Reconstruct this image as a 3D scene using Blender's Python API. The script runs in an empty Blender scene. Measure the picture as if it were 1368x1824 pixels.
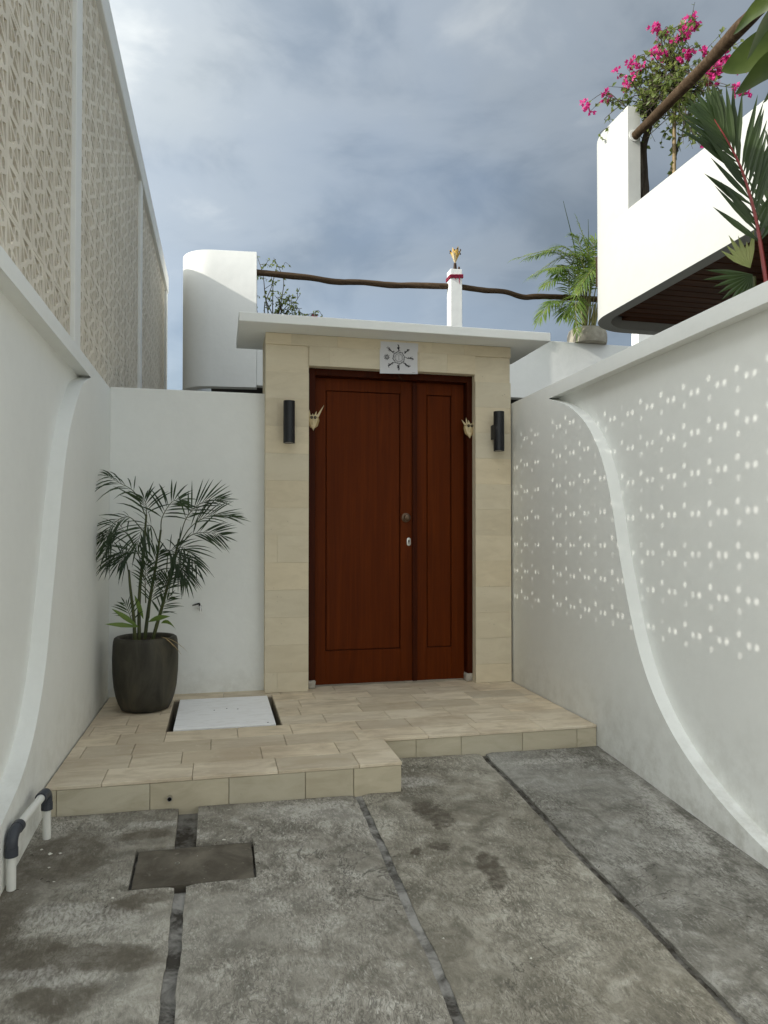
import bpy, bmesh, math, random
from mathutils import Vector, Matrix, noise
random.seed(7)
R = math.radians
SC = bpy.context.scene
COL = SC.collection

# ------------------------------------------------------------------ camera
cam = bpy.data.cameras.new('camera')
cam.sensor_fit = 'VERTICAL'; cam.sensor_height = 36.0
cam.lens = 1280.0 / 1824.0 * 36.0
cam.shift_y = 22.66 / 1824.0
cam.clip_end = 2000.0
camo = bpy.data.objects.new('camera', cam); COL.objects.link(camo)
camo.location = (0, 0, 1.13)
camo.rotation_euler = (R(91.0), 0, R(-13.0))
SC.camera = camo

# ------------------------------------------------------------------ world, sun, exposure
SUN_DIR = Vector((1.0, 0.14, -0.535)).normalized()       # the way the light travels
elev = math.asin(-SUN_DIR.z)
w = bpy.data.worlds.new('World'); SC.world = w; w.use_nodes = True
nt = w.node_tree; N = nt.nodes; Lk = nt.links
N.clear()
out = N.new('ShaderNodeOutputWorld'); bg = N.new('ShaderNodeBackground')
sky = N.new('ShaderNodeTexSky'); sky.sky_type = 'NISHITA'; sky.sun_disc = False
sky.sun_elevation = elev
sky.sun_rotation = math.atan2(-SUN_DIR.x, -SUN_DIR.y)
bg.inputs['Strength'].default_value = 0.10
tc = N.new('ShaderNodeTexCoord')
def wnoise(scale, stretch, detail, rough, dist, loc=(0, 0, 0)):
    mp = N.new('ShaderNodeMapping'); mp.inputs['Scale'].default_value = stretch; mp.inputs['Location'].default_value = loc
    Lk.new(tc.outputs['Generated'], mp.inputs['Vector'])
    n = N.new('ShaderNodeTexNoise'); n.inputs['Scale'].default_value = scale; n.inputs['Detail'].default_value = detail
    n.inputs['Roughness'].default_value = rough; n.inputs['Distortion'].default_value = dist
    Lk.new(mp.outputs['Vector'], n.inputs['Vector']); return n.outputs['Fac']
def wramp(fac, pts):
    r = N.new('ShaderNodeValToRGB'); e = r.color_ramp.elements
    while len(e) < len(pts): e.new(0.5)
    for i, (p, c) in enumerate(pts):
        e[i].position = p; e[i].color = (*c, 1) if not isinstance(c, float) else (c, c, c, 1)
    r.color_ramp.interpolation = 'EASE'
    Lk.new(fac, r.inputs['Fac']); return r.outputs['Color']
def wmix(fac, a, b, bt='MIX'):
    m = N.new('ShaderNodeMix'); m.data_type = 'RGBA'; m.blend_type = bt
    for s, v in ((m.inputs['Factor'], fac), (m.inputs[6], a), (m.inputs[7], b)):
        if isinstance(v, float): s.default_value = v
        elif isinstance(v, tuple): s.default_value = (*v, 1)
        else: Lk.new(v, s)
    return m.outputs[2]
n1 = wnoise(2.3, (1.0, 1.0, 1.6), 5.0, 0.5, 0.35, (3.1, 1.4, 0.3))
n2 = wnoise(5.5, (1.0, 1.0, 2.2), 6.0, 0.55, 0.5, (0.2, 4.0, 2.0))
cl = wmix(0.42, n1, n2)
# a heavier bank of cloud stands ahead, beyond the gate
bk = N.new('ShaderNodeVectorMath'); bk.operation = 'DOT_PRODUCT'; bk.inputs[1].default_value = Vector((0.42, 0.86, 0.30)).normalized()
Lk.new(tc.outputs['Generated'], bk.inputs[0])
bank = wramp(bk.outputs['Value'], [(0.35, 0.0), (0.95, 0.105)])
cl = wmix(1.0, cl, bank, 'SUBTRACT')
cloud = wramp(cl, [(0.26, (1.25, 1.50, 1.78)), (0.42, (1.95, 2.22, 2.50)), (0.54, (2.75, 3.0, 3.2)), (0.68, (3.2, 3.4, 3.5))])
cover = wramp(wnoise(1.7, (1, 1, 1.3), 4.0, 0.5, 0.3, (7.0, 2.2, 5.0)), [(0.30, 0.62), (0.62, 0.88)])
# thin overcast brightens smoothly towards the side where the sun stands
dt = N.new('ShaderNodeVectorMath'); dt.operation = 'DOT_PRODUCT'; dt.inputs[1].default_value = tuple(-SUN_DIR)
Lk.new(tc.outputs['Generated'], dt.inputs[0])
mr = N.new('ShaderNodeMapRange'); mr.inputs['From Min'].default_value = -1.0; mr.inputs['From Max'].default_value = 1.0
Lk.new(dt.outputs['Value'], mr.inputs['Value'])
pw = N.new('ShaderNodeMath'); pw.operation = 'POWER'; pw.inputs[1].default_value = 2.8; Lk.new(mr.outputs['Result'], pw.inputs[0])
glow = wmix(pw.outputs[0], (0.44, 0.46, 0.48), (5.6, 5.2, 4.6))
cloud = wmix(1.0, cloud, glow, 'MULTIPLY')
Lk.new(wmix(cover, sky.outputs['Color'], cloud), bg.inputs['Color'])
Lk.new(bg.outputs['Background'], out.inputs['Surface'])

sl = bpy.data.lights.new('sun', 'SUN'); sl.energy = 2.0; sl.angle = R(0.45); sl.color = (1.0, 0.955, 0.87)
so = bpy.data.objects.new('sun', sl); COL.objects.link(so); so.location = (-8, -1, 9)
so.rotation_euler = SUN_DIR.to_track_quat('-Z', 'Y').to_euler()
SC.view_settings.view_transform = 'Standard'; SC.view_settings.look = 'None'
SC.view_settings.gamma = 1.0; SC.view_settings.exposure = 1.12; SC.view_settings.use_curve_mapping = False
SC.cycles.max_bounces = 10; SC.cycles.diffuse_bounces = 6

# ------------------------------------------------------------------ materials
MATS = {}
class Mat:
    def __init__(s, name, rough=0.6, spec=0.4):
        s.m = bpy.data.materials.new(name); s.m.use_nodes = True
        s.t = s.m.node_tree; s.n = s.t.nodes; s.l = s.t.links
        s.b = s.n['Principled BSDF']; s.b.inputs['Roughness'].default_value = rough
        s.b.inputs['Specular IOR Level'].default_value = spec
        s.geo = None; s.tc = None; MATS[name] = s.m
    def pos(s):
        if not s.geo: s.geo = s.n.new('ShaderNodeNewGeometry')
        return s.geo.outputs['Position']
    def objc(s):
        if not s.tc: s.tc = s.n.new('ShaderNodeTexCoord')
        return s.tc.outputs['Object']
    def rnd(s): return s.n.new('ShaderNodeObjectInfo').outputs['Random']
    def ocol(s): return s.n.new('ShaderNodeObjectInfo').outputs['Color']
    def map(s, v, scale=(1, 1, 1), rot=(0, 0, 0), loc=(0, 0, 0)):
        m = s.n.new('ShaderNodeMapping'); m.inputs['Scale'].default_value = scale; m.inputs['Rotation'].default_value = rot
        m.inputs['Location'].default_value = loc
        s.l.new(v, m.inputs['Vector']); return m.outputs['Vector']
    def noise(s, v, scale, detail=4, rough=0.5, dist=0.0, col=False):
        n = s.n.new('ShaderNodeTexNoise'); n.inputs['Scale'].default_value = scale; n.inputs['Detail'].default_value = detail
        n.inputs['Roughness'].default_value = rough; n.inputs['Distortion'].default_value = dist
        s.l.new(v, n.inputs['Vector']); return n.outputs['Color' if col else 'Fac']
    def ramp(s, f, pts, interp='LINEAR'):
        r = s.n.new('ShaderNodeValToRGB'); e = r.color_ramp.elements; r.color_ramp.interpolation = interp
        while len(e) < len(pts): e.new(0.5)
        for i, (p, c) in enumerate(pts):
            e[i].position = p; e[i].color = (c, c, c, 1) if isinstance(c, (float, int)) else (*c, 1)
        s.l.new(f, r.inputs['Fac']); return r.outputs['Color']
    def mix(s, f, a, b, bt='MIX'):
        m = s.n.new('ShaderNodeMix'); m.data_type = 'RGBA'; m.blend_type = bt
        for k, v in ((m.inputs['Factor'], f), (m.inputs[6], a), (m.inputs[7], b)):
            if isinstance(v, (float, int)): k.default_value = v if k.type == 'VALUE' else (v, v, v, 1)
            elif isinstance(v, tuple): k.default_value = (*v, 1)
            else: s.l.new(v, k)
        return m.outputs[2]
    def math(s, op, a, b=0.0, c=None, clamp=False):
        m = s.n.new('ShaderNodeMath'); m.operation = op; m.use_clamp = clamp
        for k, v in zip(m.inputs, (a, b, c)):
            if v is None: continue
            if isinstance(v, (float, int)): k.default_value = v
            else: s.l.new(v, k)
        return m.outputs[0]
    def sep(s, v):
        n = s.n.new('ShaderNodeSeparateXYZ'); s.l.new(v, n.inputs[0]); return n.outputs
    def vadd(s, a, b, sc=1.0):
        m = s.n.new('ShaderNodeVectorMath'); m.operation = 'MULTIPLY_ADD'
        s.l.new(b, m.inputs[0]); m.inputs[1].default_value = (sc, sc, sc); s.l.new(a, m.inputs[2]); return m.outputs[0]
    def color(s, v):
        if isinstance(v, tuple): s.b.inputs['Base Color'].default_value = (*v, 1)
        else: s.l.new(v, s.b.inputs['Base Color'])
    def rough(s, v): s.l.new(v, s.b.inputs['Roughness'])
    def bump(s, h, strength=0.3, dist=0.01, prev=None):
        b = s.n.new('ShaderNodeBump'); b.inputs['Strength'].default_value = strength; b.inputs['Distance'].default_value = dist
        s.l.new(h, b.inputs['Height'])
        if prev is not None: s.l.new(prev, b.inputs['Normal'])
        s.l.new(b.outputs['Normal'], s.b.inputs['Normal']); return b.outputs['Normal']

def plaster(name, base, dirt=True):
    M = Mat(name, 0.75, 0.25); p = M.pos()
    big = M.noise(p, 0.9, 5, 0.55, 0.3)
    c = M.mix(M.ramp(big, [(0.35, 0.0), (0.7, 1.0)]), tuple(x * 0.955 for x in base), base)
    fine = M.noise(p, 14, 6, 0.6)
    c = M.mix(M.ramp(fine, [(0.35, 0.06), (0.6, 0.0)]), c, tuple(x * 0.7 for x in base))
    if dirt:      # splash marks and dust near the ground
        z = M.sep(p)[2]
        zz = M.math('ADD', z, M.math('MULTIPLY', M.noise(p, 5, 6, 0.65), 0.5))
        d = M.math('MULTIPLY', M.ramp(zz, [(0.0, 0.45), (0.30, 0.16), (0.62, 0.0)]), M.ramp(M.noise(p, 9, 6, 0.7), [(0.42, 0.0), (0.62, 1.0)]))
        c = M.mix(d, c, (0.36, 0.34, 0.28))
        sp = M.noise(p, 46, 2, 0.5)
        c = M.mix(M.math('MULTIPLY', M.ramp(sp, [(0.72, 0.0), (0.76, 0.5)]), d), c, (0.16, 0.14, 0.11))
    M.color(c)
    nb = M.bump(M.noise(p, 5, 4, 0.5), 0.20, 0.03)
    M.bump(M.noise(p, 120, 4, 0.6), 0.12, 0.002, nb)
    return M.m
plaster('white_plaster', (0.822, 0.832, 0.802))
plaster('villa_plaster', (0.82, 0.825, 0.795), dirt=False)
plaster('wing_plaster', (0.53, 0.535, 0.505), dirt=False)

def limestone(name, base, spread=0.16, pits=True, stain=0.25):
    M = Mat(name, 0.7, 0.3); p = M.pos(); r = M.rnd()
    wn = M.n.new('ShaderNodeTexWhiteNoise'); wn.noise_dimensions = '1D'; M.l.new(r, wn.inputs['W'])
    c = M.mix(M.ramp(r, [(0.0, 0.0), (1.0, 1.0)]), tuple(x * (1 - spread) for x in base), tuple(x * (1 + spread * 0.55) for x in base))
    warm = M.mix(wn.outputs['Value'], (1.02, 0.99, 0.95), (0.99, 1.0, 1.02))
    c = M.mix(1.0, c, warm, 'MULTIPLY')
    off = M.n.new('ShaderNodeCombineXYZ')
    for k in range(3): M.l.new(M.math('MULTIPLY', r, 37.0 + 11 * k), off.inputs[k])
    q = M.vadd(p, off.outputs[0])
    ns = M.noise(M.map(q, (2.2, 6, 6)), 2.0, 6, 0.6, 0.8)
    c = M.mix(M.ramp(ns, [(0.34, stain), (0.56, 0.0)]), c, (base[0] * 0.68, base[1] * 0.64, base[2] * 0.58))
    c = M.mix(M.ramp(ns, [(0.62, 0.0), (0.78, 0.3)]), c, tuple(min(0.8, x * 1.3) for x in base))
    if pits:
        v = M.n.new('ShaderNodeTexVoronoi'); v.inputs['Scale'].default_value = 26; M.l.new(q, v.inputs['Vector'])
        pit = M.ramp(v.outputs['Distance'], [(0.045, 1.0), (0.10, 0.0)])
        gate = M.ramp(M.noise(q, 9, 2), [(0.55, 0.0), (0.62, 0.8)])
        pm = M.math('MULTIPLY', pit, gate)
        c = M.mix(pm, c, tuple(x * 0.3 for x in base))
    if stain > 0.6:
        wr = M.noise(p, 2.1, 6, 0.62, 0.6)
        c = M.mix(M.ramp(wr, [(0.46, 0.0), (0.64, 0.45)]), c, (0.40, 0.31, 0.22))
        c = M.mix(M.ramp(M.noise(p, 13, 6, 0.7), [(0.58, 0.0), (0.70, 0.35)]), c, (0.74, 0.68, 0.56))
    M.color(c)
    h = M.noise(q, 70, 5, 0.65)
    M.bump(h, 0.22, 0.003)
    return M
limestone('limestone', (0.66, 0.585, 0.435), 0.08)
F = limestone('floor_limestone', (0.66, 0.575, 0.44), 0.20, pits=False, stain=0.7)
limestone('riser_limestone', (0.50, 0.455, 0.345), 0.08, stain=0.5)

M = Mat('mortar', 0.9, 0.1); M.color(M.mix(M.noise(M.pos(), 30, 5), (0.22, 0.185, 0.135), (0.36, 0.31, 0.23)))

# driveway concrete, broom finished, with its stains
def concrete(name):
    M = Mat(name, 0.85, 0.25); p = M.pos(); oc = M.ocol()
    warp = M.noise(p, 1.5, 3, 0.5, col=True)
    q = M.vadd(p, warp, 0.16)
    big = M.noise(q, 1.6, 8, 0.62, 0.4)
    mid = M.noise(q, 8.5, 6, 0.62, 0.6)
    c = M.mix(M.ramp(big, [(0.32, 0.0), (0.68, 1.0)]), (0.215, 0.200, 0.170), (0.335, 0.318, 0.285))
    c = M.mix(M.ramp(mid, [(0.38, 0.72), (0.52, 0.0)]), c, (0.125, 0.116, 0.098))
    c = M.mix(M.ramp(mid, [(0.54, 0.0), (0.70, 0.62)]), c, (0.50, 0.485, 0.45))
    pat = M.noise(p, 17, 7, 0.72, 0.5)
    c = M.mix(M.ramp(pat, [(0.62, 0.0), (0.70, 0.55)]), c, (0.095, 0.087, 0.072))
    c = M.mix(M.ramp(pat, [(0.30, 0.5), (0.38, 0.0)]), c, (0.54, 0.525, 0.49))
    bv = M.map(M.vadd(p, M.noise(p, 2.2, 3, 0.5, col=True), 0.14), (1.0, 0.40, 1.0), (0, 0, R(12)))
    broom = M.noise(bv, 92, 5, 0.66, 0.45)
    line = M.math('ABSOLUTE', M.math('SUBTRACT', M.noise(bv, 60, 2, 0.5, 0.8), 0.5))
    gate = M.ramp(M.noise(p, 3.2, 4, 0.6), [(0.36, 0.25), (0.60, 1.0)])
    c = M.mix(M.math('MULTIPLY', M.ramp(broom, [(0.34, 0.75), (0.47, 0.0)]), gate), c, (0.098, 0.092, 0.078))
    c = M.mix(M.math('MULTIPLY', M.ramp(broom, [(0.54, 0.0), (0.68, 0.62)]), gate), c, (0.56, 0.545, 0.51))
    c = M.mix(M.math('MULTIPLY', M.ramp(line, [(0.012, 0.65), (0.045, 0.0)]), gate), c, (0.085, 0.080, 0.070))
    gr = M.noise(p, 230, 3, 0.7)
    c = M.mix(M.ramp(gr, [(0.30, 0.55), (0.40, 0.0)]), c, (0.07, 0.066, 0.058))
    wear = M.noise(p, 0.85, 4, 0.55, 0.8)
    c = M.mix(M.ramp(wear, [(0.36, 0.38), (0.52, 0.0)]), c, (0.115, 0.107, 0.090))
    c = M.mix(M.ramp(wear, [(0.54, 0.0), (0.70, 0.35)]), c, (0.45, 0.44, 0.41))
    crack = M.math('ABSOLUTE', M.math('SUBTRACT', M.noise(p, 3.1, 5, 0.6, 0.6), 0.5))
    c = M.mix(M.math('MULTIPLY', M.ramp(crack, [(0.002, 0.7), (0.006, 0.0)]), M.ramp(M.noise(p, 1.9, 2), [(0.54, 0.0), (0.60, 1.0)])), c, (0.05, 0.046, 0.04))
    c = M.mix(1.0, c, oc, 'MULTIPLY')
    # wet and oily stains at their own places
    wobble = M.noise(p, 5.5, 6, 0.65, col=True)
    fw = M.noise(p, 30, 5, 0.7, col=True)
    ps = M.vadd(M.vadd(p, wobble, 0.17), fw, 0.05)
    def blob(x, y, rx, ry, ang, hard):
        mp = M.map(ps, loc=(0, 0, 0)); s = M.n.new('ShaderNodeVectorMath'); s.operation = 'SUBTRACT'
        M.l.new(mp, s.inputs[0]); s.inputs[1].default_value = (x + 0.11, y + 0.11, 0)
        o = M.map(s.outputs[0], (1, 1, 0), (0, 0, ang)); m2 = M.map(o, (1 / rx, 1 / ry, 0))
        ln = M.n.new('ShaderNodeVectorMath'); ln.operation = 'LENGTH'; M.l.new(m2, ln.inputs[0])
        return M.ramp(ln.outputs['Value'], [(1.0 - hard * 0.6, 1.0), (1.0, 0.0)])
    def add(a, b): return M.math('MAXIMUM', a, b)
    dark = blob(0.99, 3.26, 0.085, 0.15, -0.25, 0.35)
    for a in ((0.93, 2.97, 0.06, 0.05, 0, 0.4), (1.08, 2.75, 0.065, 0.16, 0.15, 0.4), (0.82, 2.93, 0.03, 0.04, 0, 0.4), (0.98, 3.12, 0.035, 0.03, 0, 0.4)):
        dark = add(dark, blob(*a))
    c = M.mix(M.math('MULTIPLY', M.math('MULTIPLY', dark, M.ramp(M.noise(p, 24, 5, 0.7), [(0.36, 0.5), (0.58, 1.0)])), 0.80), c, (0.062, 0.050, 0.036))
    damp = blob(-0.60, 3.15, 0.20, 0.22, 0, 0.5)
    for a in ((-0.30, 3.27, 0.14, 0.05, 0, 0.6), (-0.62, 2.50, 0.26, 0.13, 0.2, 0.4), (-0.36, 2.47, 0.25, 0.085, 0.1, 0.35), (-0.33, 2.74, 0.10, 0.07, 0, 0.5),
              (-0.46, 2.29, 0.17, 0.08, 0, 0.5), (-0.72, 2.85, 0.09, 0.5, 0, 0.6), (-0.26, 2.80, 0.10, 0.05, 0, 0.6), (-0.66, 2.2, 0.15, 0.06, 0.2, 0.5)):
        damp = add(damp, blob(*a))
    c = M.mix(M.math('MULTIPLY', M.math('MULTIPLY', damp, M.ramp(M.noise(p, 11, 6, 0.7), [(0.34, 0.45), (0.58, 1.0)])), 0.80), c, (0.092, 0.076, 0.054))
    pale = blob(-0.45, 2.70, 0.24, 0.10, 0.3, 0.6)
    for a in ((0.9, 3.62, 0.28, 0.10, 0, 0.7), (0.45, 3.42, 0.24, 0.06, 0, 0.7), (1.80, 3.78, 0.30, 0.05, 0, 0.7), (2.10, 3.1, 0.07, 0.5, 0.1, 0.7), (-0.25, 3.36, 0.12, 0.05, 0, 0.6), (-0.5, 2.40, .2, .05, .3, .7)):
        pale = add(pale, blob(*a))
    c = M.mix(M.math('MULTIPLY', M.math('MULTIPLY', pale, M.ramp(broom, [(0.4, 0.2), (0.6, 1.0)])), 0.6), c, (0.52, 0.50, 0.46))
    sp = M.n.new('ShaderNodeTexVoronoi'); sp.inputs['Scale'].default_value = 24; M.l.new(p, sp.inputs['Vector'])
    c = M.mix(M.math('MULTIPLY', M.ramp(sp.outputs['Distance'], [(0.04, 1.0), (0.07, 0.0)]), M.ramp(M.noise(p, 7, 2), [(0.58, 0.0), (0.64, 0.7)])), c, (0.58, 0.56, 0.52))
    M.color(c)
    M.rough(M.mix(damp, 0.88, 0.6))
    h = M.math('ADD', M.math('MULTIPLY', broom, 1.0), M.math('MULTIPLY', M.noise(p, 160, 4, 0.7), 0.5))
    M.bump(h, 0.5, 0.005)
    return M.m
concrete('driveway_concrete')
M = Mat('channel_dirt', 0.9, 0.2); p = M.pos(); a = M.noise(p, 9, 6, 0.65)
M.color(M.mix(M.ramp(a, [(0.42, 0.0), (0.6, 1.0)]), (0.050, 0.043, 0.034), (0.20, 0.19, 0.17))); M.bump(M.noise(p, 50, 5), 0.6, 0.01)
M = Mat('channel_mortar', 0.9, 0.2); p = M.pos(); a = M.noise(p, 7, 6, 0.65, 0.5)
M.color(M.mix(M.ramp(a, [(0.40, 0.0), (0.60, 1.0)]), (0.055, 0.050, 0.043), (0.31, 0.30, 0.28))); M.bump(M.noise(p, 40, 5), 0.6, 0.01)
M = Mat('damp_concrete', 0.7, 0.3); p = M.pos(); a = M.noise(p, 6, 7, 0.65, 0.4)
c = M.mix(M.ramp(a, [(0.35, 0.0), (0.68, 1.0)]), (0.075, 0.064, 0.048), (0.165, 0.145, 0.115))
c = M.mix(M.ramp(M.noise(p, 30, 6, 0.7), [(0.6, 0.0), (0.7, 0.5)]), c, (0.26, 0.24, 0.2)); M.color(c); M.bump(M.noise(p, 60, 5), 0.3, 0.005)
M = Mat('street_ground', 0.9, 0.2); M.color(M.mix(M.noise(M.pos(), 3, 6), (0.16, 0.15, 0.13), (0.26, 0.25, 0.22)))

def wood(name, dark, mid, light, rough, sc=1.0, axis='Z', coat=0.0):
    M = Mat(name, rough, 0.08); q = M.objc()
    s = {'Z': (26 * sc, 26 * sc, 1.1), 'X': (1.1, 26 * sc, 26 * sc), 'Y': (26 * sc, 1.1, 26 * sc)}[axis]
    g = M.noise(M.map(q, s), 1.0, 7, 0.62, 1.2)
    g2 = M.noise(M.map(q, tuple(x * 5 if x > 2 else x * 2.2 for x in s)), 1.0, 3, 0.6)
    c = M.ramp(g, [(0.30, dark), (0.52, mid), (0.74, light)])
    c = M.mix(M.ramp(g2, [(0.40, 0.35), (0.55, 0.0)]), c, dark)
    big = M.noise(q, 1.3, 2)
    c = M.mix(M.ramp(big, [(0.4, 0.0), (0.7, 0.4)]), c, dark)
    M.color(c); M.bump(g2, 0.08, 0.002)
    if coat: M.b.inputs['Coat Weight'].default_value = coat; M.b.inputs['Coat Roughness'].default_value = 0.3
    return M
wood('door_wood', (0.068, 0.0120, 0.0007), (0.092, 0.0165, 0.0010), (0.116, 0.0225, 0.0013), 0.5, 1.0, 'Z', 0.0)
wood('frame_wood', (0.032, 0.0055, 0.0008), (0.046, 0.0080, 0.0011), (0.060, 0.0105, 0.0015), 0.5, 1.0, 'Z', 0.0)
wood('soffit_wood', (0.075, 0.030, 0.014), (0.125, 0.050, 0.024), (0.20, 0.085, 0.042), 0.55, 0.8, 'X')
wood('log_wood', (0.040, 0.026, 0.015), (0.078, 0.052, 0.031), (0.15, 0.108, 0.070), 0.8, 0.8, 'X')
wood('bark', (0.035, 0.028, 0.022), (0.085, 0.07, 0.055), (0.15, 0.13, 0.10), 0.85, 1.0, 'Z')

def simple(name, col, rough=0.5, spec=0.4, metal=0.0, var=0.25, scale=20, bump=0.0):
    M = Mat(name, rough, spec); p = M.pos()
    M.color(M.mix(M.noise(p, scale, 5, 0.6), tuple(x * (1 - var) for x in col), tuple(min(1, x * (1 + var)) for x in col)))
    M.b.inputs['Metallic'].default_value = metal
    if bump: M.bump(M.noise(p, scale * 2, 5, 0.6), bump, 0.004)
    return M.m
simple('black_paint', (0.0095, 0.010, 0.012), 0.42, 0.4, 0, 0.1)
simple('lamp_glass', (0.5, 0.5, 0.48), 0.3, 0.5, 0, 0.05)
simple('lamp_rim', (0.40, 0.40, 0.38), 0.4, 0.5, 0, 0.05)
simple('bronze', (0.13, 0.085, 0.055), 0.38, 0.5, 0.85, 0.3, 60)
simple('steel', (0.55, 0.54, 0.50), 0.32, 0.5, 0.9, 0.1, 60)
simple('keyhole_dark', (0.02, 0.02, 0.018), 0.6)
simple('dry_palm', (0.62, 0.51, 0.31), 0.7, 0.2, 0, 0.25, 40)
simple('dry_palm_dark', (0.34, 0.25, 0.12), 0.75, 0.2, 0, 0.3, 40)
simple('eye_black', (0.006, 0.005, 0.005), 0.4)
simple('gold_leaf', (0.62, 0.40, 0.10), 0.5, 0.4, 0, 0.35, 30)
simple('dark_stem', (0.05, 0.03, 0.02), 0.8)
simple('red_ribbon', (0.24, 0.018, 0.045), 0.6, 0.2, 0, 0.3, 50)
simple('paper', (0.62, 0.62, 0.635), 0.8, 0.2, 0, 0.05, 8)
simple('ink', (0.022, 0.022, 0.028), 0.8, 0.1, 0, 0.2)
simple('pvc_white', (0.70, 0.70, 0.66), 0.4, 0.4, 0, 0.08, 14)
simple('pvc_grey', (0.045, 0.050, 0.062), 0.45, 0.4, 0, 0.15, 20)
simple('soil', (0.045, 0.032, 0.022), 0.95, 0.1, 0, 0.5, 60, 0.6)
simple('pit_dark', (0.012, 0.010, 0.008), 0.9)
simple('chrome', (0.6, 0.6, 0.6), 0.2, 0.5, 1.0, 0.05)
simple('debris', (0.62, 0.60, 0.54), 0.8, 0.2, 0, 0.25, 50)
simple('twig', (0.05, 0.04, 0.03), 0.8, 0.2, 0, 0.3, 50)
simple('bamboo', (0.26, 0.19, 0.10), 0.6, 0.3, 0, 0.3, 25)
simple('weathered_stone', (0.36, 0.33, 0.27), 0.85, 0.2, 0, 0.75, 9, 0.6)
simple('bract', (0.62, 0.018, 0.185), 0.6, 0.3, 0, 0.3, 40)
simple('red_stem', (0.22, 0.022, 0.020), 0.4, 0.5, 0, 0.3, 12)
simple('dark_interior', (0.03, 0.028, 0.026), 0.6)
simple('rough_cement', (0.40, 0.37, 0.32), 0.9, 0.1, 0, 0.5, 40, 0.8)
M = Mat('breeze_concrete', 0.85, 0.2); p = M.pos()
c = M.mix(M.noise(p, 2.0, 5), (0.75, 0.70, 0.60), (0.82, 0.765, 0.66))
c = M.mix(M.ramp(M.rnd(), [(0, 0.0), (1, 0.22)]), c, (0.42, 0.37, 0.29)); M.color(c); M.bump(M.noise(p, 90, 4), 0.25, 0.003)
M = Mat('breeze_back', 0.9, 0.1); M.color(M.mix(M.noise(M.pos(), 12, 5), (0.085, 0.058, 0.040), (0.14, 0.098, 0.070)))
M = Mat('cover_white', 0.6, 0.3); p = M.pos(); v = M.noise(M.map(p, (3, 9, 3), (0, 0, 0.5)), 3, 7, 0.6, 1.0)
c = M.mix(M.ramp(v, [(0.40, 0.35), (0.50, 0.0)]), (0.90, 0.90, 0.905), (0.70, 0.69, 0.67)); M.color(c)
M = Mat('pot_glaze', 0.62, 0.3); p = M.pos()
a = M.noise(M.map(p, (5, 5, 1.6)), 1.6, 6, 0.65, 0.8)
c = M.ramp(a, [(0.32, (0.026, 0.024, 0.017)), (0.52, (0.052, 0.048, 0.036)), (0.74, (0.092, 0.080, 0.050))])
c = M.mix(M.ramp(M.noise(p, 34, 5, 0.7), [(0.66, 0.0), (0.78, 0.35)]), c, (0.14, 0.13, 0.10)); M.color(c); M.bump(M.noise(p, 40, 5), 0.15, 0.004)

def leaf(name, dark, light, trans=0.3, rough=0.42):
    M = Mat(name, rough, 0.4); p = M.pos()
    c = M.mix(M.ramp(M.noise(p, 6.0, 3), [(0.35, 0.0), (0.65, 1.0)]), dark, light)
    M.color(c)
    tr = M.n.new('ShaderNodeBsdfTranslucent'); M.l.new(M.mix(0.4, c, tuple(min(1, x * 1.6) for x in light)), tr.inputs['Color'])
    ms = M.n.new('ShaderNodeMixShader'); ms.inputs[0].default_value = trans
    o = M.n['Material Output']; M.l.new(M.b.outputs[0], ms.inputs[1]); M.l.new(tr.outputs[0], ms.inputs[2]); M.l.new(ms.outputs[0], o.inputs['Surface'])
leaf('palm_leaf_dark', (0.016, 0.032, 0.012), (0.038, 0.068, 0.022), 0.22)
leaf('palm_leaf_lush', (0.055, 0.110, 0.016), (0.17, 0.24, 0.040), 0.40)
leaf('young_leaf', (0.10, 0.17, 0.03), (0.16, 0.24, 0.05), 0.3)
leaf('vine_leaf', (0.070, 0.115, 0.024), (0.20, 0.24, 0.065), 0.45)
leaf('wax_palm_leaf', (0.018, 0.036, 0.010), (0.045, 0.075, 0.020), 0.25)
leaf('broad_leaf', (0.030, 0.050, 0.010), (0.060, 0.088, 0.018), 0.18, 0.35)
leaf('pale_leaf', (0.22, 0.27, 0.08), (0.40, 0.43, 0.17), 0.3)
leaf('bract_petal', (0.44, 0.018, 0.16), (0.66, 0.055, 0.28), 0.35)
leaf('palm_stalk', (0.030, 0.045, 0.012), (0.075, 0.085, 0.025), 0.05)
leaf('yellow_stalk', (0.14, 0.14, 0.04), (0.26, 0.24, 0.08), 0.05)

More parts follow.
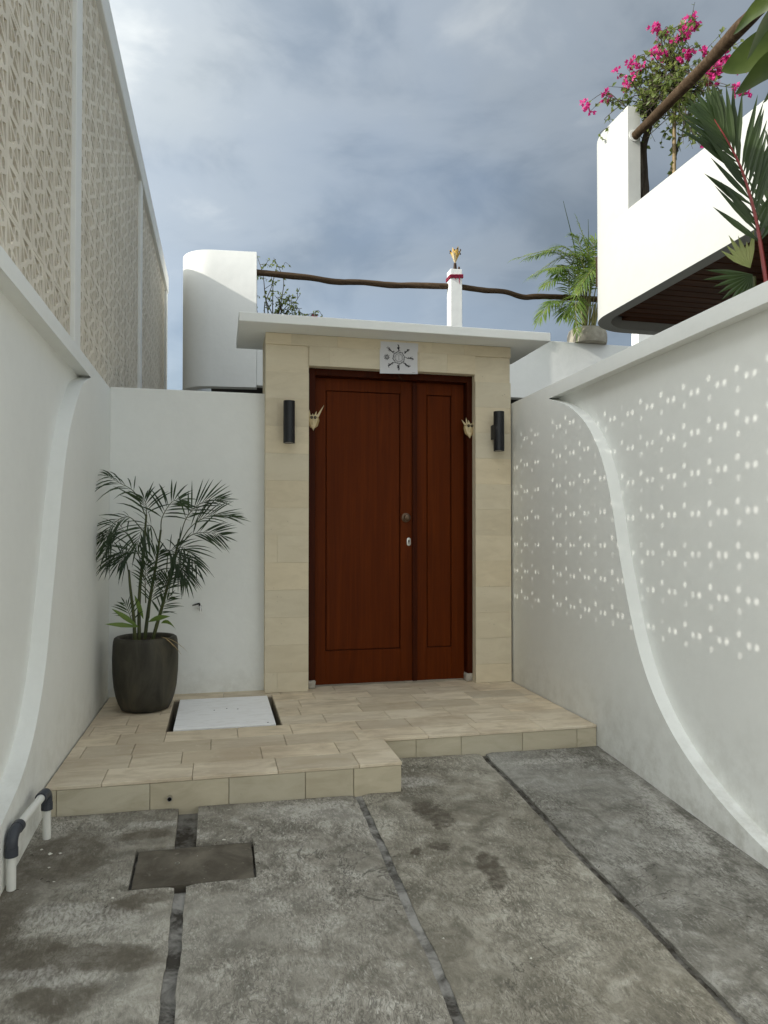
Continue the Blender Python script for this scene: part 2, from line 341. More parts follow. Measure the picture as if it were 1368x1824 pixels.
# ------------------------------------------------------------------ building helpers
MAT_W = {}
def wmat(o): return MAT_W.get(o.name, Matrix.Identity(4))
def thing(name, label, cat, loc=(0, 0, 0), rz=0.0, group=None):
    o = bpy.data.objects.new(name, None); COL.objects.link(o); o.empty_display_size = 0.1
    o.location = loc; o.rotation_euler = (0, 0, rz)
    MAT_W[o.name] = Matrix.Translation(loc) @ Matrix.Rotation(rz, 4, 'Z')
    tag(o, label, cat, group); return o
def tag(o, label=None, cat=None, group=None, kind=None):
    if label: o['label'] = label
    if cat: o['category'] = cat
    if group: o['group'] = group
    if kind: o['kind'] = kind
    return o
def obj(name, bm, mat, parent=None, smooth=None, kind=None, label=None, local=False, color=None):
    if parent is not None and not local: bm.transform(wmat(parent).inverted())
    bmesh.ops.recalc_face_normals(bm, faces=bm.faces)
    me = bpy.data.meshes.new(name)
    if smooth is not None:
        for f in bm.faces: f.smooth = True
    bm.to_mesh(me); bm.free()
    if smooth is not None: me.set_sharp_from_angle(angle=R(smooth))
    mats = mat if isinstance(mat, (list, tuple)) else [mat]
    for m in mats: me.materials.append(MATS[m])
    o = bpy.data.objects.new(name, me); COL.objects.link(o)
    if parent is not None:
        o.parent = parent; MAT_W[o.name] = wmat(parent)
    if kind: o['kind'] = kind
    if label: o['label'] = label
    if color: o.color = (*color, 1)
    return o
def BM(): return bmesh.new()
def box(bm, x0, x1, y0, y1, z0, z1, bev=0.0, mi=0, rot=None):
    vs = [bm.verts.new((x, y, z)) for z in (z0, z1) for y in (y0, y1) for x in (x0, x1)]
    fs = [bm.faces.new([vs[i] for i in q]) for q in ((0, 2, 3, 1), (4, 5, 7, 6), (0, 1, 5, 4), (2, 6, 7, 3), (0, 4, 6, 2), (1, 3, 7, 5))]
    for f in fs: f.material_index = mi
    if bev:
        es = list({e for f in fs for e in f.edges})
        r = bmesh.ops.bevel(bm, geom=es, offset=bev, segments=1, affect='EDGES', profile=0.6)
    return bm
def prism(bm, poly, a0, a1, axis='X', bev=0.0, mi=0):
    """polygon in the two other axes, pushed from a0 to a1 along axis"""
    def P(u, v, a): return {'X': (a, u, v), 'Y': (u, a, v), 'Z': (u, v, a)}[axis]
    A = [bm.verts.new(P(u, v, a0)) for u, v in poly]; B = [bm.verts.new(P(u, v, a1)) for u, v in poly]
    n = len(poly); f0 = bm.faces.new(A); f1 = bm.faces.new(B[::-1]); fs = [f0, f1]
    for i in range(n): fs.append(bm.faces.new((A[i], B[i], B[(i + 1) % n], A[(i + 1) % n])))
    for f in fs: f.material_index = mi
    if bev: bmesh.ops.bevel(bm, geom=list(f0.edges), offset=bev, segments=2, affect='EDGES', profile=0.5)
    return bm
def catmull(pts, n):
    P = [Vector(p) for p in pts]; P = [2 * P[0] - P[1]] + P + [2 * P[-1] - P[-2]]; o = []
    for i in range(1, len(P) - 2):
        for k in range(n):
            t = k / n; a, b, c, d = P[i - 1:i + 3]
            o.append(0.5 * (2 * b + (c - a) * t + (2 * a - 5 * b + 4 * c - d) * t * t + (3 * b - a - 3 * c + d) * t ** 3))
    return o + [P[-2]]
def tube(bm, pts, rad, seg=8, cap=True, mi=0, bump=0.0):
    P = [Vector(p) for p in pts]; n = len(P)
    r = rad if isinstance(rad, (list, tuple)) else [rad] * n
    rings = []; up = None
    for i, p in enumerate(P):
        T = (P[min(i + 1, n - 1)] - P[max(i - 1, 0)])
        T = T.normalized() if T.length > 1e-9 else Vector((0, 0, 1))
        if up is None: up = T.orthogonal().normalized()
        up = (up - T * up.dot(T)); up = up.normalized() if up.length > 1e-6 else T.orthogonal().normalized()
        S = T.cross(up)
        ring = []
        for k in range(seg):
            a = 2 * math.pi * k / seg; rr = r[i]
            if bump: rr *= 1 + bump * noise.noise(p * 9 + Vector((math.cos(a), math.sin(a), 0)) * 1.3)
            ring.append(bm.verts.new(p + (up * math.cos(a) + S * math.sin(a)) * rr))
        rings.append(ring)
    for a, b in zip(rings, rings[1:]):
        for k in range(seg):
            bm.faces.new((a[k], a[(k + 1) % seg], b[(k + 1) % seg], b[k])).material_index = mi
    if cap:
        bm.faces.new(rings[0][::-1]).material_index = mi; bm.faces.new(rings[-1]).material_index = mi
    return bm
def lathe(bm, prof, c, seg=48, mi=0, close=False):
    rings = []
    for r, z in prof:
        rings.append([bm.verts.new((c[0] + r * math.cos(2 * math.pi * k / seg), c[1] + r * math.sin(2 * math.pi * k / seg), c[2] + z)) for k in range(seg)])
    for a, b in zip(rings, rings[1:]):
        for k in range(seg): bm.faces.new((a[k], a[(k + 1) % seg], b[(k + 1) % seg], b[k])).material_index = mi
    bm.faces.new(rings[0][::-1]).material_index = mi; bm.faces.new(rings[-1]).material_index = mi
    return bm
def strip(bm, pts, widths, side, fold=0.0, nrm=None):
    """a leaf blade: ribbon along pts, two halves folded on the midrib"""
    n = len(pts); L = []; Mm = []; Rr = []
    for i in range(n):
        s = side; wv = widths[i] / 2
        lift = (nrm * fold * wv) if nrm is not None else Vector()
        Mm.append(bm.verts.new(pts[i])); L.append(bm.verts.new(pts[i] + s * wv + lift)); Rr.append(bm.verts.new(pts[i] - s * wv + lift))
    for i in range(n - 1):
        bm.faces.new((Mm[i], L[i], L[i + 1], Mm[i + 1])); bm.faces.new((Rr[i], Mm[i], Mm[i + 1], Rr[i + 1]))
def blade(bm, base, d, length, width, droop, side, fold=0.3, nseg=4, belly=0.35):
    d = d.normalized(); pts = []; ws = []
    nrm = d.cross(side).normalized()
    for i in range(nseg + 1):
        t = i / nseg
        pts.append(base + d * length * t + Vector((0, 0, -1)) * droop * length * t * t)
        prof = (t / belly) ** 0.6 if t < belly else max(0.0, 1 - ((t - belly) / (1 - belly)) ** 1.6)
        ws.append(width * max(0.06 if t < 1 else 0.02, prof))
    strip(bm, pts, ws, side.normalized(), fold, nrm)
def frond(lb, sb, ctrl, npair, llen, lwid, face, angle=50, droop=0.25, start=0.3, r0=0.006, jitter=0.12, lift=0.15, taper=0.5):
    """leaflets into lb, rachis into sb; face = vector the upper side of the frond looks along"""
    P = catmull(ctrl, 10); n = len(P)
    tube(sb, P, [r0 * (1 - 0.8 * i / (n - 1)) for i in range(n)], 5)
    face = Vector(face)
    for k in range(npair):
        t = start + (1 - start) * (k + 0.5) / npair
        f = t * (n - 1); i = min(int(f), n - 2); p = P[i].lerp(P[i + 1], f - i); T = (P[i + 1] - P[i]).normalized()
        S = T.cross(face).normalized(); Nn = S.cross(T).normalized()
        u = (t - start) / (1 - start)
        L = llen * (0.66 + 0.75 * math.sin(math.pi * min(1, 0.15 + u * 0.85)) * 0.55) * (1 - taper * u ** 3)
        for sd in (-1, 1):
            a = R(angle * (1.1 - 0.55 * u) + random.uniform(-9, 9))
            d = T * math.cos(a) + S * sd * math.sin(a) + Nn * (lift + random.uniform(-jitter, jitter))
            d.normalize(); side = (T - d * T.dot(d)); side = side.normalized() if side.length > 1e-3 else S
            blade(lb, p + T * random.uniform(-.008, .008), d, L * random.uniform(0.85, 1.1), lwid * random.uniform(0.8, 1.1), droop * random.uniform(0.6, 1.4), side)
    d = (P[-1] - P[-3]).normalized(); blade(lb, P[-1], d, llen * 0.5, lwid, droop, d.cross(face).normalized())

# ------------------------------------------------------------------ ground
bm = BM(); box(bm, -250, 250, -250, 250, -0.62, -0.56)
tag(obj('ground', bm, 'street_ground'), 'wide grey street ground beyond the driveway', 'ground', kind='structure')
def gz(x, y): return -0.140 + 0.077 * (y - 3.52) - 0.008 * x if y > -1.9 else -0.140 + 0.077 * (-1.9 - 3.52) - 0.008 * x

# driveway: bed, four concrete slabs, drain channels
def channel_sheet(bm, x0, x1, y0, y1, dz, n=60):
    prev = None
    for i in range(n + 1):
        y = y0 + (y1 - y0) * i / n
        r = [bm.verts.new((x, y, gz(x, y) + dz + 0.006 * noise.noise(Vector((x * 9, y * 9, 1))))) for x in (x0, (x0 + x1) / 2, x1)]
        if prev:
            for k in range(2): bm.faces.new((prev[k], prev[k + 1], r[k + 1], r[k]))
        prev = r
bm = BM(); channel_sheet(bm, -0.95, 2.5, -3.0, 4.1, -0.034, 80)
drive = tag(obj('driveway', bm, 'channel_dirt'), 'sloping broom finished concrete driveway between white walls', 'driveway', kind='structure')
def slab(x0, x1, y1, holes, color, y0=-2.6, label=None):
    cut = set()
    xs = {x0, x1}; ys = {y0, y1}
    for h in holes:
        for v in h[:2]:
            if x0 < v < x1: xs.add(v)
        for v in h[2:]:
            if y0 < v < y1: ys.add(v)
    def fill(s, step):
        s = sorted(s); o = []
        for a, b in zip(s, s[1:]):
            n = max(1, int(round((b - a) / step)))
            o += [a + (b - a) * i / n for i in range(n)]
        return o + [s[-1]]
    X = fill(xs, 0.035); Y = fill(ys, 0.035); bm = BM(); V = {}
    def vert(i, j):
        if (i, j) not in V:
            x, y = X[i], Y[j]
            edge = (i in (0, len(X) - 1))
            dx = 0.0075 * noise.noise(Vector((y * 5.0, x, 3.0))) + 0.0045 * noise.noise(Vector((y * 21, x, 9.0))) if edge else 0
            z = gz(x, y) + 0.006 * noise.noise(Vector((x * 1.7, y * 1.7, 0))) + 0.0022 * noise.noise(Vector((x * 9, y * 9, 5)))
            near = min(abs(x - x0), abs(x - x1)); z -= 0.007 * max(0, 1 - near / 0.04) ** 2
            dy = 0.004 * noise.noise(Vector((x * 17, y, 4.0))) - 0.002 if j == len(Y) - 1 else 0
            V[(i, j)] = bm.verts.new((x + dx, y + dy, z))
        return V[(i, j)]
    for i in range(len(X) - 1):
        for j in range(len(Y) - 1):
            cx_, cy_ = (X[i] + X[i + 1]) / 2, (Y[j] + Y[j + 1]) / 2
            if any(h[0] < cx_ < h[1] and h[2] < cy_ < h[3] for h in holes): continue
            bm.faces.new((vert(i, j), vert(i + 1, j), vert(i + 1, j + 1), vert(i, j + 1)))
    be = [e for e in bm.edges if e.is_boundary]
    r = bmesh.ops.extrude_edge_only(bm, edges=be)
    for v in [g for g in r['geom'] if isinstance(g, bmesh.types.BMVert)]: v.co.z -= 0.05
    return obj('concrete_slab', bm, 'driveway_concrete', drive, smooth=50, color=color, label=label)
COVER = (-0.325, 0.152, 2.856, 3.162)
CH = (-0.175, -0.085, 3.1, 3.6)
slab(-0.86, -0.158, 3.521, [COVER, CH], (1.14, 1.13, 1.09), label='damp stained concrete slab along the left wall')
slab(-0.114, 0.668, 3.521, [COVER, CH], (1.17, 1.16, 1.13))
slab(0.704, 1.482, 3.949, [(0.5, 0.911, 3.521, 4.0)], (1.07, 1.05, 0.98), label='brownish concrete slab with dark wet patches')
slab(1.516, 2.40, 3.949, [], (0.90, 0.91, 0.905), label='darker bluish concrete slab along the right wall')
bm = BM(); channel_sheet(bm, 0.655, 0.715, -2.6, 3.56, -0.012, 90); obj('channel_filling', bm, 'channel_mortar', drive, smooth=60)
bm = BM(); channel_sheet(bm, -0.178, -0.108, -2.6, 2.83, -0.018, 90); obj('channel_filling', bm, 'channel_mortar', drive, smooth=60)
bm = BM(); channel_sheet(bm, 1.470, 1.528, -2.6, 3.99, -0.022, 90); obj('channel_filling', bm, 'channel_dirt', drive, smooth=60)

# ------------------------------------------------------------------ white side walls with S-curve reveal
def side_wall(name, label, loc, rz, curve, sgn, y0, y1, body_top=2.186, body_y1=None, foot=-0.5):
    """local frame: x = 0 is the proud face, y along the wall; recess goes to x = -sgn*0.075"""
    t = thing(name, label, 'wall', loc, rz)
    D = 0.075
    C2 = [(v.x, v.y) for v in catmull([(y, z, 0) for y, z in curve], 8)]
    poly = [(y0, 2.19), (y1, 2.19), (y1, foot)] + [(C2[-1][0], foot)] + C2[::-1] + [(y0, C2[0][1])]
    bm = BM(); prism(bm, poly, 0.0, -sgn * D, 'X', 0.005)
    obj('raised_facing', bm, 'white_plaster', t, smooth=35, local=True)
    bm = BM(); a, b = sorted((-sgn * D, -sgn * (D + 0.16)))
    box(bm, a, b, y0, body_y1 or y1, foot, body_top)
    obj('wall_body', bm, 'white_plaster', t, local=True)
    return t
LC = [(1.107, 2.106), (0.86, 2.02), (0.715, 1.917), (0.525, 1.735), (0.394, 1.53), (0.285, 1.28), (0.205, 1.05), (0.118, 0.82), (0.0, 0.53), (-0.170, 0.300), (-0.37, 0.165), (-0.60, 0.09), (-0.95, 0.0), (-1.35, -0.12), (-1.75, -0.24), (-2.1, -0.40)]
RC = [(0.675, 2.102), (0.373, 2.0), (0.142, 1.86), (-0.013, 1.698), (-0.119, 1.518), (-0.194, 1.316), (-0.266, 1.056), (-0.358, 0.777), (-0.468, 0.513), (-0.609, 0.301), (-0.801, 0.121), (-1.036, -0.021), (-1.26, -0.114), (-1.50, -0.19), (-1.8, -0.30), (-2.05, -0.45)]
LWL = (-0.765, 3.55, 0.0); LWR = -math.atan(0.008)
RWL = (2.232, 3.96, 0.0); RWR = -math.atan(0.02)
lwall = side_wall('boundary_wall', 'long white plastered wall at the left with a curved reveal, carrying the pierced screen', LWL, LWR, LC, 1, -2.47, 1.84, body_y1=1.84)
bm = BM(); box(bm, -0.235, 0.0, 1.842, 8.0, -0.5, 2.186); obj('wall_body', bm, 'white_plaster', lwall, local=True)
rwall = side_wall('boundary_wall', 'white plastered wall at the right with curved reveal, dappled with rows of light spots', RWL, RWR, RC, -1, -6.6, 1.45)
def lw(y, dx=0.0): return LWL[0] + 0.008 * (y - 3.55) + dx
def rw(y, dx=0.0): return RWL[0] + 0.02 * (y - 3.96) + dx

bw = thing('garden_wall', 'plain white wall behind the potted palm, left of the stone gateway', 'wall', (-0.2, 5.5, 0))
bm = BM(); box(bm, -0.752, 0.345, 5.40, 5.56, -0.3, 2.20, 0.004); obj('wall_body', bm, 'white_plaster', bw)

# ------------------------------------------------------------------ pierced breeze-block screen
scr = thing('breeze_block_screen', 'tall beige screen of pierced breeze blocks between white posts above the left wall', 'screen wall', (LWL[0], LWL[1], 2.19), LWR)
U = 0.196; V_ = 0.20; SP = 3.1; PC = 0.71
PZ = 2.19
for k in range(-1, 3):
    y = PC + SP * k
    if k == 2: y = 6.99
    bm = BM(); box(bm, -0.13, -0.006, y - 0.079, y + 0.079, 2.19 - PZ, 4.60 - PZ, 0.004); obj('post', bm, 'villa_plaster', scr, local=True, smooth=30)
bm = BM(); box(bm, -0.15, 0.006, PC - SP - 0.08, 7.07, 4.60 - PZ, 4.83 - PZ, 0.006); obj('top_beam', bm, 'villa_plaster', scr, local=True, smooth=30)

def block_bm(radii):
    bm = BM()
    Aw = [(-.425, .36), (-.425, -.13), (-.20, -.05)]; Bw = [(-.36, .425), (.05, .20), (.13, .425)]; Sw = [(-.28, .28), (-.13, -.05), (.05, .13)]
    def ngon(cx_, cy_, r, n): return [(cx_ + r * math.cos(2 * math.pi * k / n), cy_ + r * math.sin(2 * math.pi * k / n)) for k in range(n)]
    holes = []
    for p in (Aw, Bw, Sw): holes += [p, [(-x, -y) for x, y in p]]
    holes += [ngon(.245, .275, .115, 12), ngon(-.245, -.275, .115, 12)]
    e = 0.497
    outer = [(-e, -e), (e, -e), (e, e), (-e, e)]
    def plate(x0, x1, holes, mi):
        ed = []
        for loop in [outer] + holes:
            vs = [bm.verts.new((x1, u * U, v * V_)) for u, v in loop]
            ed += [bm.edges.new((vs[i], vs[(i + 1) % len(vs)])) for i in range(len(vs))]
        r = bmesh.ops.triangle_fill(bm, edges=ed, use_beauty=True)
        fs = [g for g in r['geom'] if isinstance(g, bmesh.types.BMFace)]
        keep = []
        for f in fs:                                   # drop anything filled inside a hole
            c = f.calc_center_median(); pt = (c.y / U, c.z / V_)
            if any(inside(pt, h) for h in holes): bm.faces.remove(f)
            else: keep.append(f)
        for f in keep: f.material_index = mi
        ex = bmesh.ops.extrude_face_region(bm, geom=keep)
        for v in [g for g in ex['geom'] if isinstance(g, bmesh.types.BMVert)]: v.co.x = x0
        for g in ex['geom']:
            if isinstance(g, bmesh.types.BMFace): g.material_index = mi
    def inside(p, poly):
        c = False
        for i in range(len(poly)):
            a, b = poly[i], poly[i - 1]
            if (a[1] > p[1]) != (b[1] > p[1]) and p[0] < (b[0] - a[0]) * (p[1] - a[1]) / (b[1] - a[1]) + a[0]: c = not c
        return c
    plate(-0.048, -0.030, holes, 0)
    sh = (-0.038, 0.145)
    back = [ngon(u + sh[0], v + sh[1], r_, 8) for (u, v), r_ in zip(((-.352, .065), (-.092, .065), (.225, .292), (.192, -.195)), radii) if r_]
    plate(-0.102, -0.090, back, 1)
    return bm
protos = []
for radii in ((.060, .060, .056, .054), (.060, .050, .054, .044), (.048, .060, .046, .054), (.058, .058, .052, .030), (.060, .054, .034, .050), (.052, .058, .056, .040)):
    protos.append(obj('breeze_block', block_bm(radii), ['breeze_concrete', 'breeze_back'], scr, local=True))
me_block = protos[0].data
slots = []
for pan in (-1, 0, 1):
    for i in range(15):
        for j in range(12): slots.append((PC + SP * pan + 0.08 + U * (i + 0.5), 2.19 - PZ + V_ * (j + 0.5) + 0.004))
camv = camo.matrix_world if False else None
fy, fx = math.cos(R(13)), math.sin(R(13))
def seen(y, z):
    X = lw(3.55 + y); Y = 3.55 + y; d = X * fx + Y * fy; xc = X * fy - Y * fx
    if d < 0.5: return 1e9
    px = 684 + 1280 * xc / d; py = 957 - (PZ + z - 1.13) * 1280 / d
    return d if px > -30 and py > -40 else 1e9
slots.sort(key=lambda s: seen(*s))
near = slots[:300]; far = slots[300:]
for k, (y, z) in enumerate(near):
    o = protos[k] if k < len(protos) else random.choice(protos).copy()
    if k >= len(protos): COL.objects.link(o)
    o.location = (random.uniform(-0.0015, 0.0015), y, z); o.rotation_euler = (random.uniform(-.004, .004), random.uniform(-.003, .003), random.uniform(-.006, .006)); o.parent = scr
src = BM(); src.from_mesh(me_block); bm = BM()
tmp = bpy.data.meshes.new('tmp')
vcs = [v.co.copy() for v in src.verts]; fcs = [([v.index for v in f.verts], f.material_index) for f in src.faces]
verts = []; faces = []; mis = []
for y, z in far:
    b0 = len(verts); verts += [(c.x, c.y + y, c.z + z) for c in vcs]
    for ix, mi in fcs: faces.append([b0 + i for i in ix]); mis.append(mi)
bm.free(); src.free(); bpy.data.meshes.remove(tmp)
me = bpy.data.meshes.new('breeze_block_field'); me.from_pydata(verts, [], faces); me.update()
me.materials.append(MATS['breeze_concrete']); me.materials.append(MATS['breeze_back']); me.polygons.foreach_set('material_index', mis)
o = bpy.data.objects.new('breeze_block_field', me); COL.objects.link(o); o.parent = scr; o['kind'] = 'stuff'

nb = thing('sun_blocker', 'added plain walls blocking sun close behind the pierced screen', 'house', (-1.5, 8.0, 0))
bm = BM(); box(bm, -2.6, -1.02, 4.92, 11.0, -0.56, 4.70); obj('far_blocker_wall', bm, 'villa_plaster', nb)  # added wall, keeps sun spots off the gateway and corner tower
bm = BM(); box(bm, -1.16, -1.02, 1.0, 4.918, 3.82, 4.70); obj('upper_blocker_wall', bm, 'villa_plaster', nb)  # added thin wall, blocks sun through the upper screen rows

# ------------------------------------------------------------------ landing with limestone tiles
land = thing('landing', 'two stepped limestone landing in front of the wooden door', 'landing', (0.7, 4.4, 0)); land['kind'] = 'structure'
TZ = -0.016
OX0, OX1, OY0, OY1 = -0.292, 0.380, 4.386, 5.215          # opening for the white cover
YF, YN, XN = 3.527, 3.955, 0.905
bm = BM()
box(bm, lw(3.9, -0.02), OX0, YF + 0.016, 5.62, -0.5, TZ - 0.001); box(bm, OX1, XN - 0.016, YF + 0.016, 5.62, -0.5, TZ - 0.001)
box(bm, OX0, OX1, YF + 0.016, OY0, -0.5, TZ - 0.002); box(bm, OX0, OX1, OY1, 5.62, -0.5, TZ - 0.002)
box(bm, XN - 0.016, 2.30, YN + 0.016, 5.62, -0.5, TZ - 0.003)
obj('landing_bed', bm, 'mortar', land)
bm = BM(); box(bm, OX0 - 0.01, OX1 + 0.01, OY0 - 0.01, OY1 + 0.01, -0.30, -0.14); obj('cover_pit', bm, 'pit_dark', land)
def tile(x0, x1, y0, y1, z0, z1, mat, bev=0.0016, tilt=0.0006):
    bm = BM(); box(bm, x0, x1, y0, y1, z0, z1, bev)
    d = random.uniform(-tilt, tilt)
    for v in bm.verts: v.co.z += d
    return obj('stone_tile', bm, mat, land)
G_ = 0.0013
rows = [YF - 0.004 + 0.2125 * k for k in range(0, 10)]
for k, y0 in enumerate(rows):
    y1 = min(y0 + 0.2125, 5.52)
    if y1 - y0 < 0.03: break
    xa = lw((y0 + y1) / 2, 0.006); xb = rw((y0 + y1) / 2, -0.006)
    if k < 2: xb = XN + 0.004
    off = random.uniform(0, 0.4) if k else 0.16
    x = xa - off
    while x < xb:
        ln = 0.402 if random.random() < 0.8 else random.choice((0.25, 0.31))
        segs = [(max(x, xa), min(x + ln, xb))]
        x += ln
        if y1 > OY0 + 0.02 and y0 < OY1 - 0.02:
            ns = []
            for a, b in segs:
                if b <= OX0 or a >= OX1: ns.append((a, b))
                else:
                    if a < OX0: ns.append((a, OX0))
                    if b > OX1: ns.append((OX1, b))
            segs = ns
        for a, b in segs:
            if b - a < 0.02: continue
            tile(a + G_, b - G_, y0 + G_, y1 - G_, TZ, 0.0, 'floor_limestone')
# strip between the row line and the cover's back edge, then risers
def riser(xs, y, zf, ztop=-0.0165):
    for a, b in zip(xs, xs[1:]):
        bm = BM(); box(bm, a + G_, b - G_, y, y + 0.016, min(zf(a), zf(b)) - 0.06, ztop - 0.0015, 0.0015); obj('stone_tile', bm, 'riser_limestone', land)
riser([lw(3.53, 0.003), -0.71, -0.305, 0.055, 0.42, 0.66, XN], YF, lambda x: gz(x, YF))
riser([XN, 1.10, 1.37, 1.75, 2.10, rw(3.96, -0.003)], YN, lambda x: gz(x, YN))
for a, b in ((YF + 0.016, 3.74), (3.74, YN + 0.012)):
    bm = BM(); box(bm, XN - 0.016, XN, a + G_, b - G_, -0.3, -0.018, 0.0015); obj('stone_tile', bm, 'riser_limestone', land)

cov = thing('access_cover', 'flat white marble access cover set in the stone landing beside the pot', 'access cover', (0.04, 4.8, 0))
bm = BM(); box(bm, -0.252, 0.345, 4.402, 5.196, -0.030, 0.003, 0.002); obj('cover_slab', bm, 'cover_white', cov)
bm = BM()
for x, y in ((-0.02, 4.83), (0.06, 4.86), (0.13, 4.83), (0.30, 4.44)): box(bm, x - .004, x + .004, y - .004, y + .004, 0.003, 0.0045)
obj('screw_plug', bm, 'keyhole_dark', cov)

# ------------------------------------------------------------------ gateway
gate = thing('entrance_gateway', 'limestone clad gateway with flat white roof and dark red wooden door', 'gateway', (1.29, 5.28, 0))
GX0, GX1, OXa, OXb, GY, GT = 0.332, 2.245, 0.650, 1.950, 5.28, 2.63
OT = 2.400
bm = BM()
box(bm, GX0 + 0.002, OXa, GY + 0.015, 5.66, -0.2, GT); box(bm, OXb, GX1 - 0.002, GY + 0.015, 5.66, -0.2, GT)
box(bm, OXa, OXb, GY + 0.016, 5.66, OT, GT - 0.001)
obj('stone_core', bm, 'limestone', gate)
def gtile(x0, x1, z0, z1):
    bm = BM(); d = random.uniform(-0.0006, 0.0006); box(bm, x0 + 0.0003, x1 - 0.0003, GY + d, GY + 0.0149, z0 + 0.0003, z1 - 0.0003, 0.0007); obj('stone_tile', bm, 'limestone', gate)
zs = [0.002, 0.145] + [0.145 + 0.2 * k for k in range(1, 12)] + [2.545, GT - 0.002]
for i, (a, b) in enumerate(zip(zs, zs[1:])):
    cl_ = [GX0, OXa] if i % 5 else [GX0, GX0 + 0.09, OXa]
    cr = [OXb, GX1]
    if a < OT - 0.08:
        if b > OT:                      # course beside the opening head
            for l in (cl_, cr):
                for x0, x1 in zip(l, l[1:]): gtile(x0, x1, a, b)
        else:
            for l in (cl_, cr):
                for x0, x1 in zip(l, l[1:]): gtile(x0, x1, a, b)
lint = [GX0, 0.52, 0.86, 1.22, 1.60, 1.86, GX1]
for a, b in zip(lint, lint[1:]): gtile(a, b, 2.545, GT - 0.002)
mid_ = [OXa, 0.80, 1.20, 1.50, 1.72, OXb]
for a, b in zip(mid_, mid_[1:]): gtile(a, b, OT, 2.545)
bm = BM(); box(bm, 0.135, 2.476, 5.05, 5.80, GT, GT + 0.066, 0.004); obj('roof_slab', bm, 'white_plaster', gate, smooth=30)
# door frame and leaves
bm = BM()
box(bm, OXa, 0.708, 5.35, 5.47, 0.065, 2.40, 0.003); box(bm, 1.906, OXb, 5.35, 5.47, 0.065, 2.40, 0.003); box(bm, 0.708, 1.906, 5.352, 5.47, 2.348, 2.40, 0.003)
obj('door_frame', bm, 'frame_wood', gate, smooth=30)
bm = BM()
for a, b in ((OXa + 0.002, 0.712), (1.900, OXb - 0.002)):
    box(bm, a, b, 5.345, 5.475, 0.0, 0.0645, 0.008)
bmesh.ops.subdivide_edges(bm, edges=bm.edges[:], cuts=3, use_grid_fill=True)
for v in bm.verts: v.co += Vector((noise.noise(v.co * 31), noise.noise(v.co * 37 + Vector((5, 0, 0))), 0.6 * noise.noise(v.co * 33))) * 0.006
obj('frame_foot', bm, 'rough_cement', gate, smooth=60)
def door_leaf(x0, x1, px0, px1, pz0=0.267, pz1=2.252):
    z0, z1, ya, yb = 0.014, 2.346, 5.420, 5.458
    bm = BM()
    box(bm, x0, px0, ya, yb, z0, z1, 0.0015); box(bm, px1, x1, ya, yb, z0, z1, 0.0015)
    box(bm, px0 + 0.0002, px1 - 0.0002, ya + 0.0006, yb, pz1, z1, 0.0015); box(bm, px0 + 0.0002, px1 - 0.0002, ya + 0.0006, yb, z0, pz0, 0.0015)
    l = obj('door_leaf', bm, 'door_wood', gate)
    bm = BM(); g = 0.007
    box(bm, px0 + g, px1 - g, ya + 0.003, yb - 0.003, pz0 + g, pz1 - g, 0.003); obj('door_panel', bm, 'door_wood', l)
    bm = BM(); box(bm, px0 + 0.001, px1 - 0.001, ya + 0.016, yb - 0.010, pz0, pz1); obj('panel_backing', bm, 'frame_wood', l)
    return l
la = door_leaf(0.713, 1.492, 0.795, 1.382); lb_ = door_leaf(1.496, 1.902, 1.595, 1.799)
bm = BM(); box(bm, 1.474, 1.514, 5.402, 5.4195, 0.014, 2.340, 0.004); obj('meeting_strip', bm, 'frame_wood', la, smooth=30)
# knob and lock plate
kb = Vector((1.427, 5.42, 1.283))
bm = BM(); tube(bm, [kb, kb + Vector((0, -0.004, 0)), kb + Vector((0, -0.008, 0))], [0.036, 0.036, 0.030], 28); obj('knob_rose', bm, 'bronze', la, smooth=40)
bm = BM(); tube(bm, [kb + Vector((0, -y, 0)) for y in (0.008, 0.022, 0.026, 0.034, 0.046, 0.054, 0.058)], [0.011, 0.011, 0.020, 0.027, 0.027, 0.020, 0.006], 28); obj('door_knob', bm, 'bronze', la, smooth=40)
def capsule(cx_, cz_, w_, h_, n=10):
    r = w_ / 2; o = []
    for k in range(n + 1): a = math.pi * k / n; o.append((cx_ + r * math.cos(a), cz_ + h_ / 2 - r + r * math.sin(a)))
    for k in range(n + 1): a = math.pi + math.pi * k / n; o.append((cx_ + r * math.cos(a), cz_ - h_ / 2 + r + r * math.sin(a)))
    return o
bm = BM(); prism(bm, capsule(1.449, 1.095, 0.031, 0.064), 5.415, 5.4195, 'Y', 0.0015); obj('lock_plate', bm, 'steel', la, smooth=30)
bm = BM(); prism(bm, capsule(1.449, 1.100, 0.012, 0.022), 5.4135, 5.4152, 'Y'); prism(bm, [(1.4455, 1.092), (1.4525, 1.092), (1.451, 1.078), (1.447, 1.078)], 5.4136, 5.4152, 'Y'); obj('keyhole', bm, 'keyhole_dark', la)

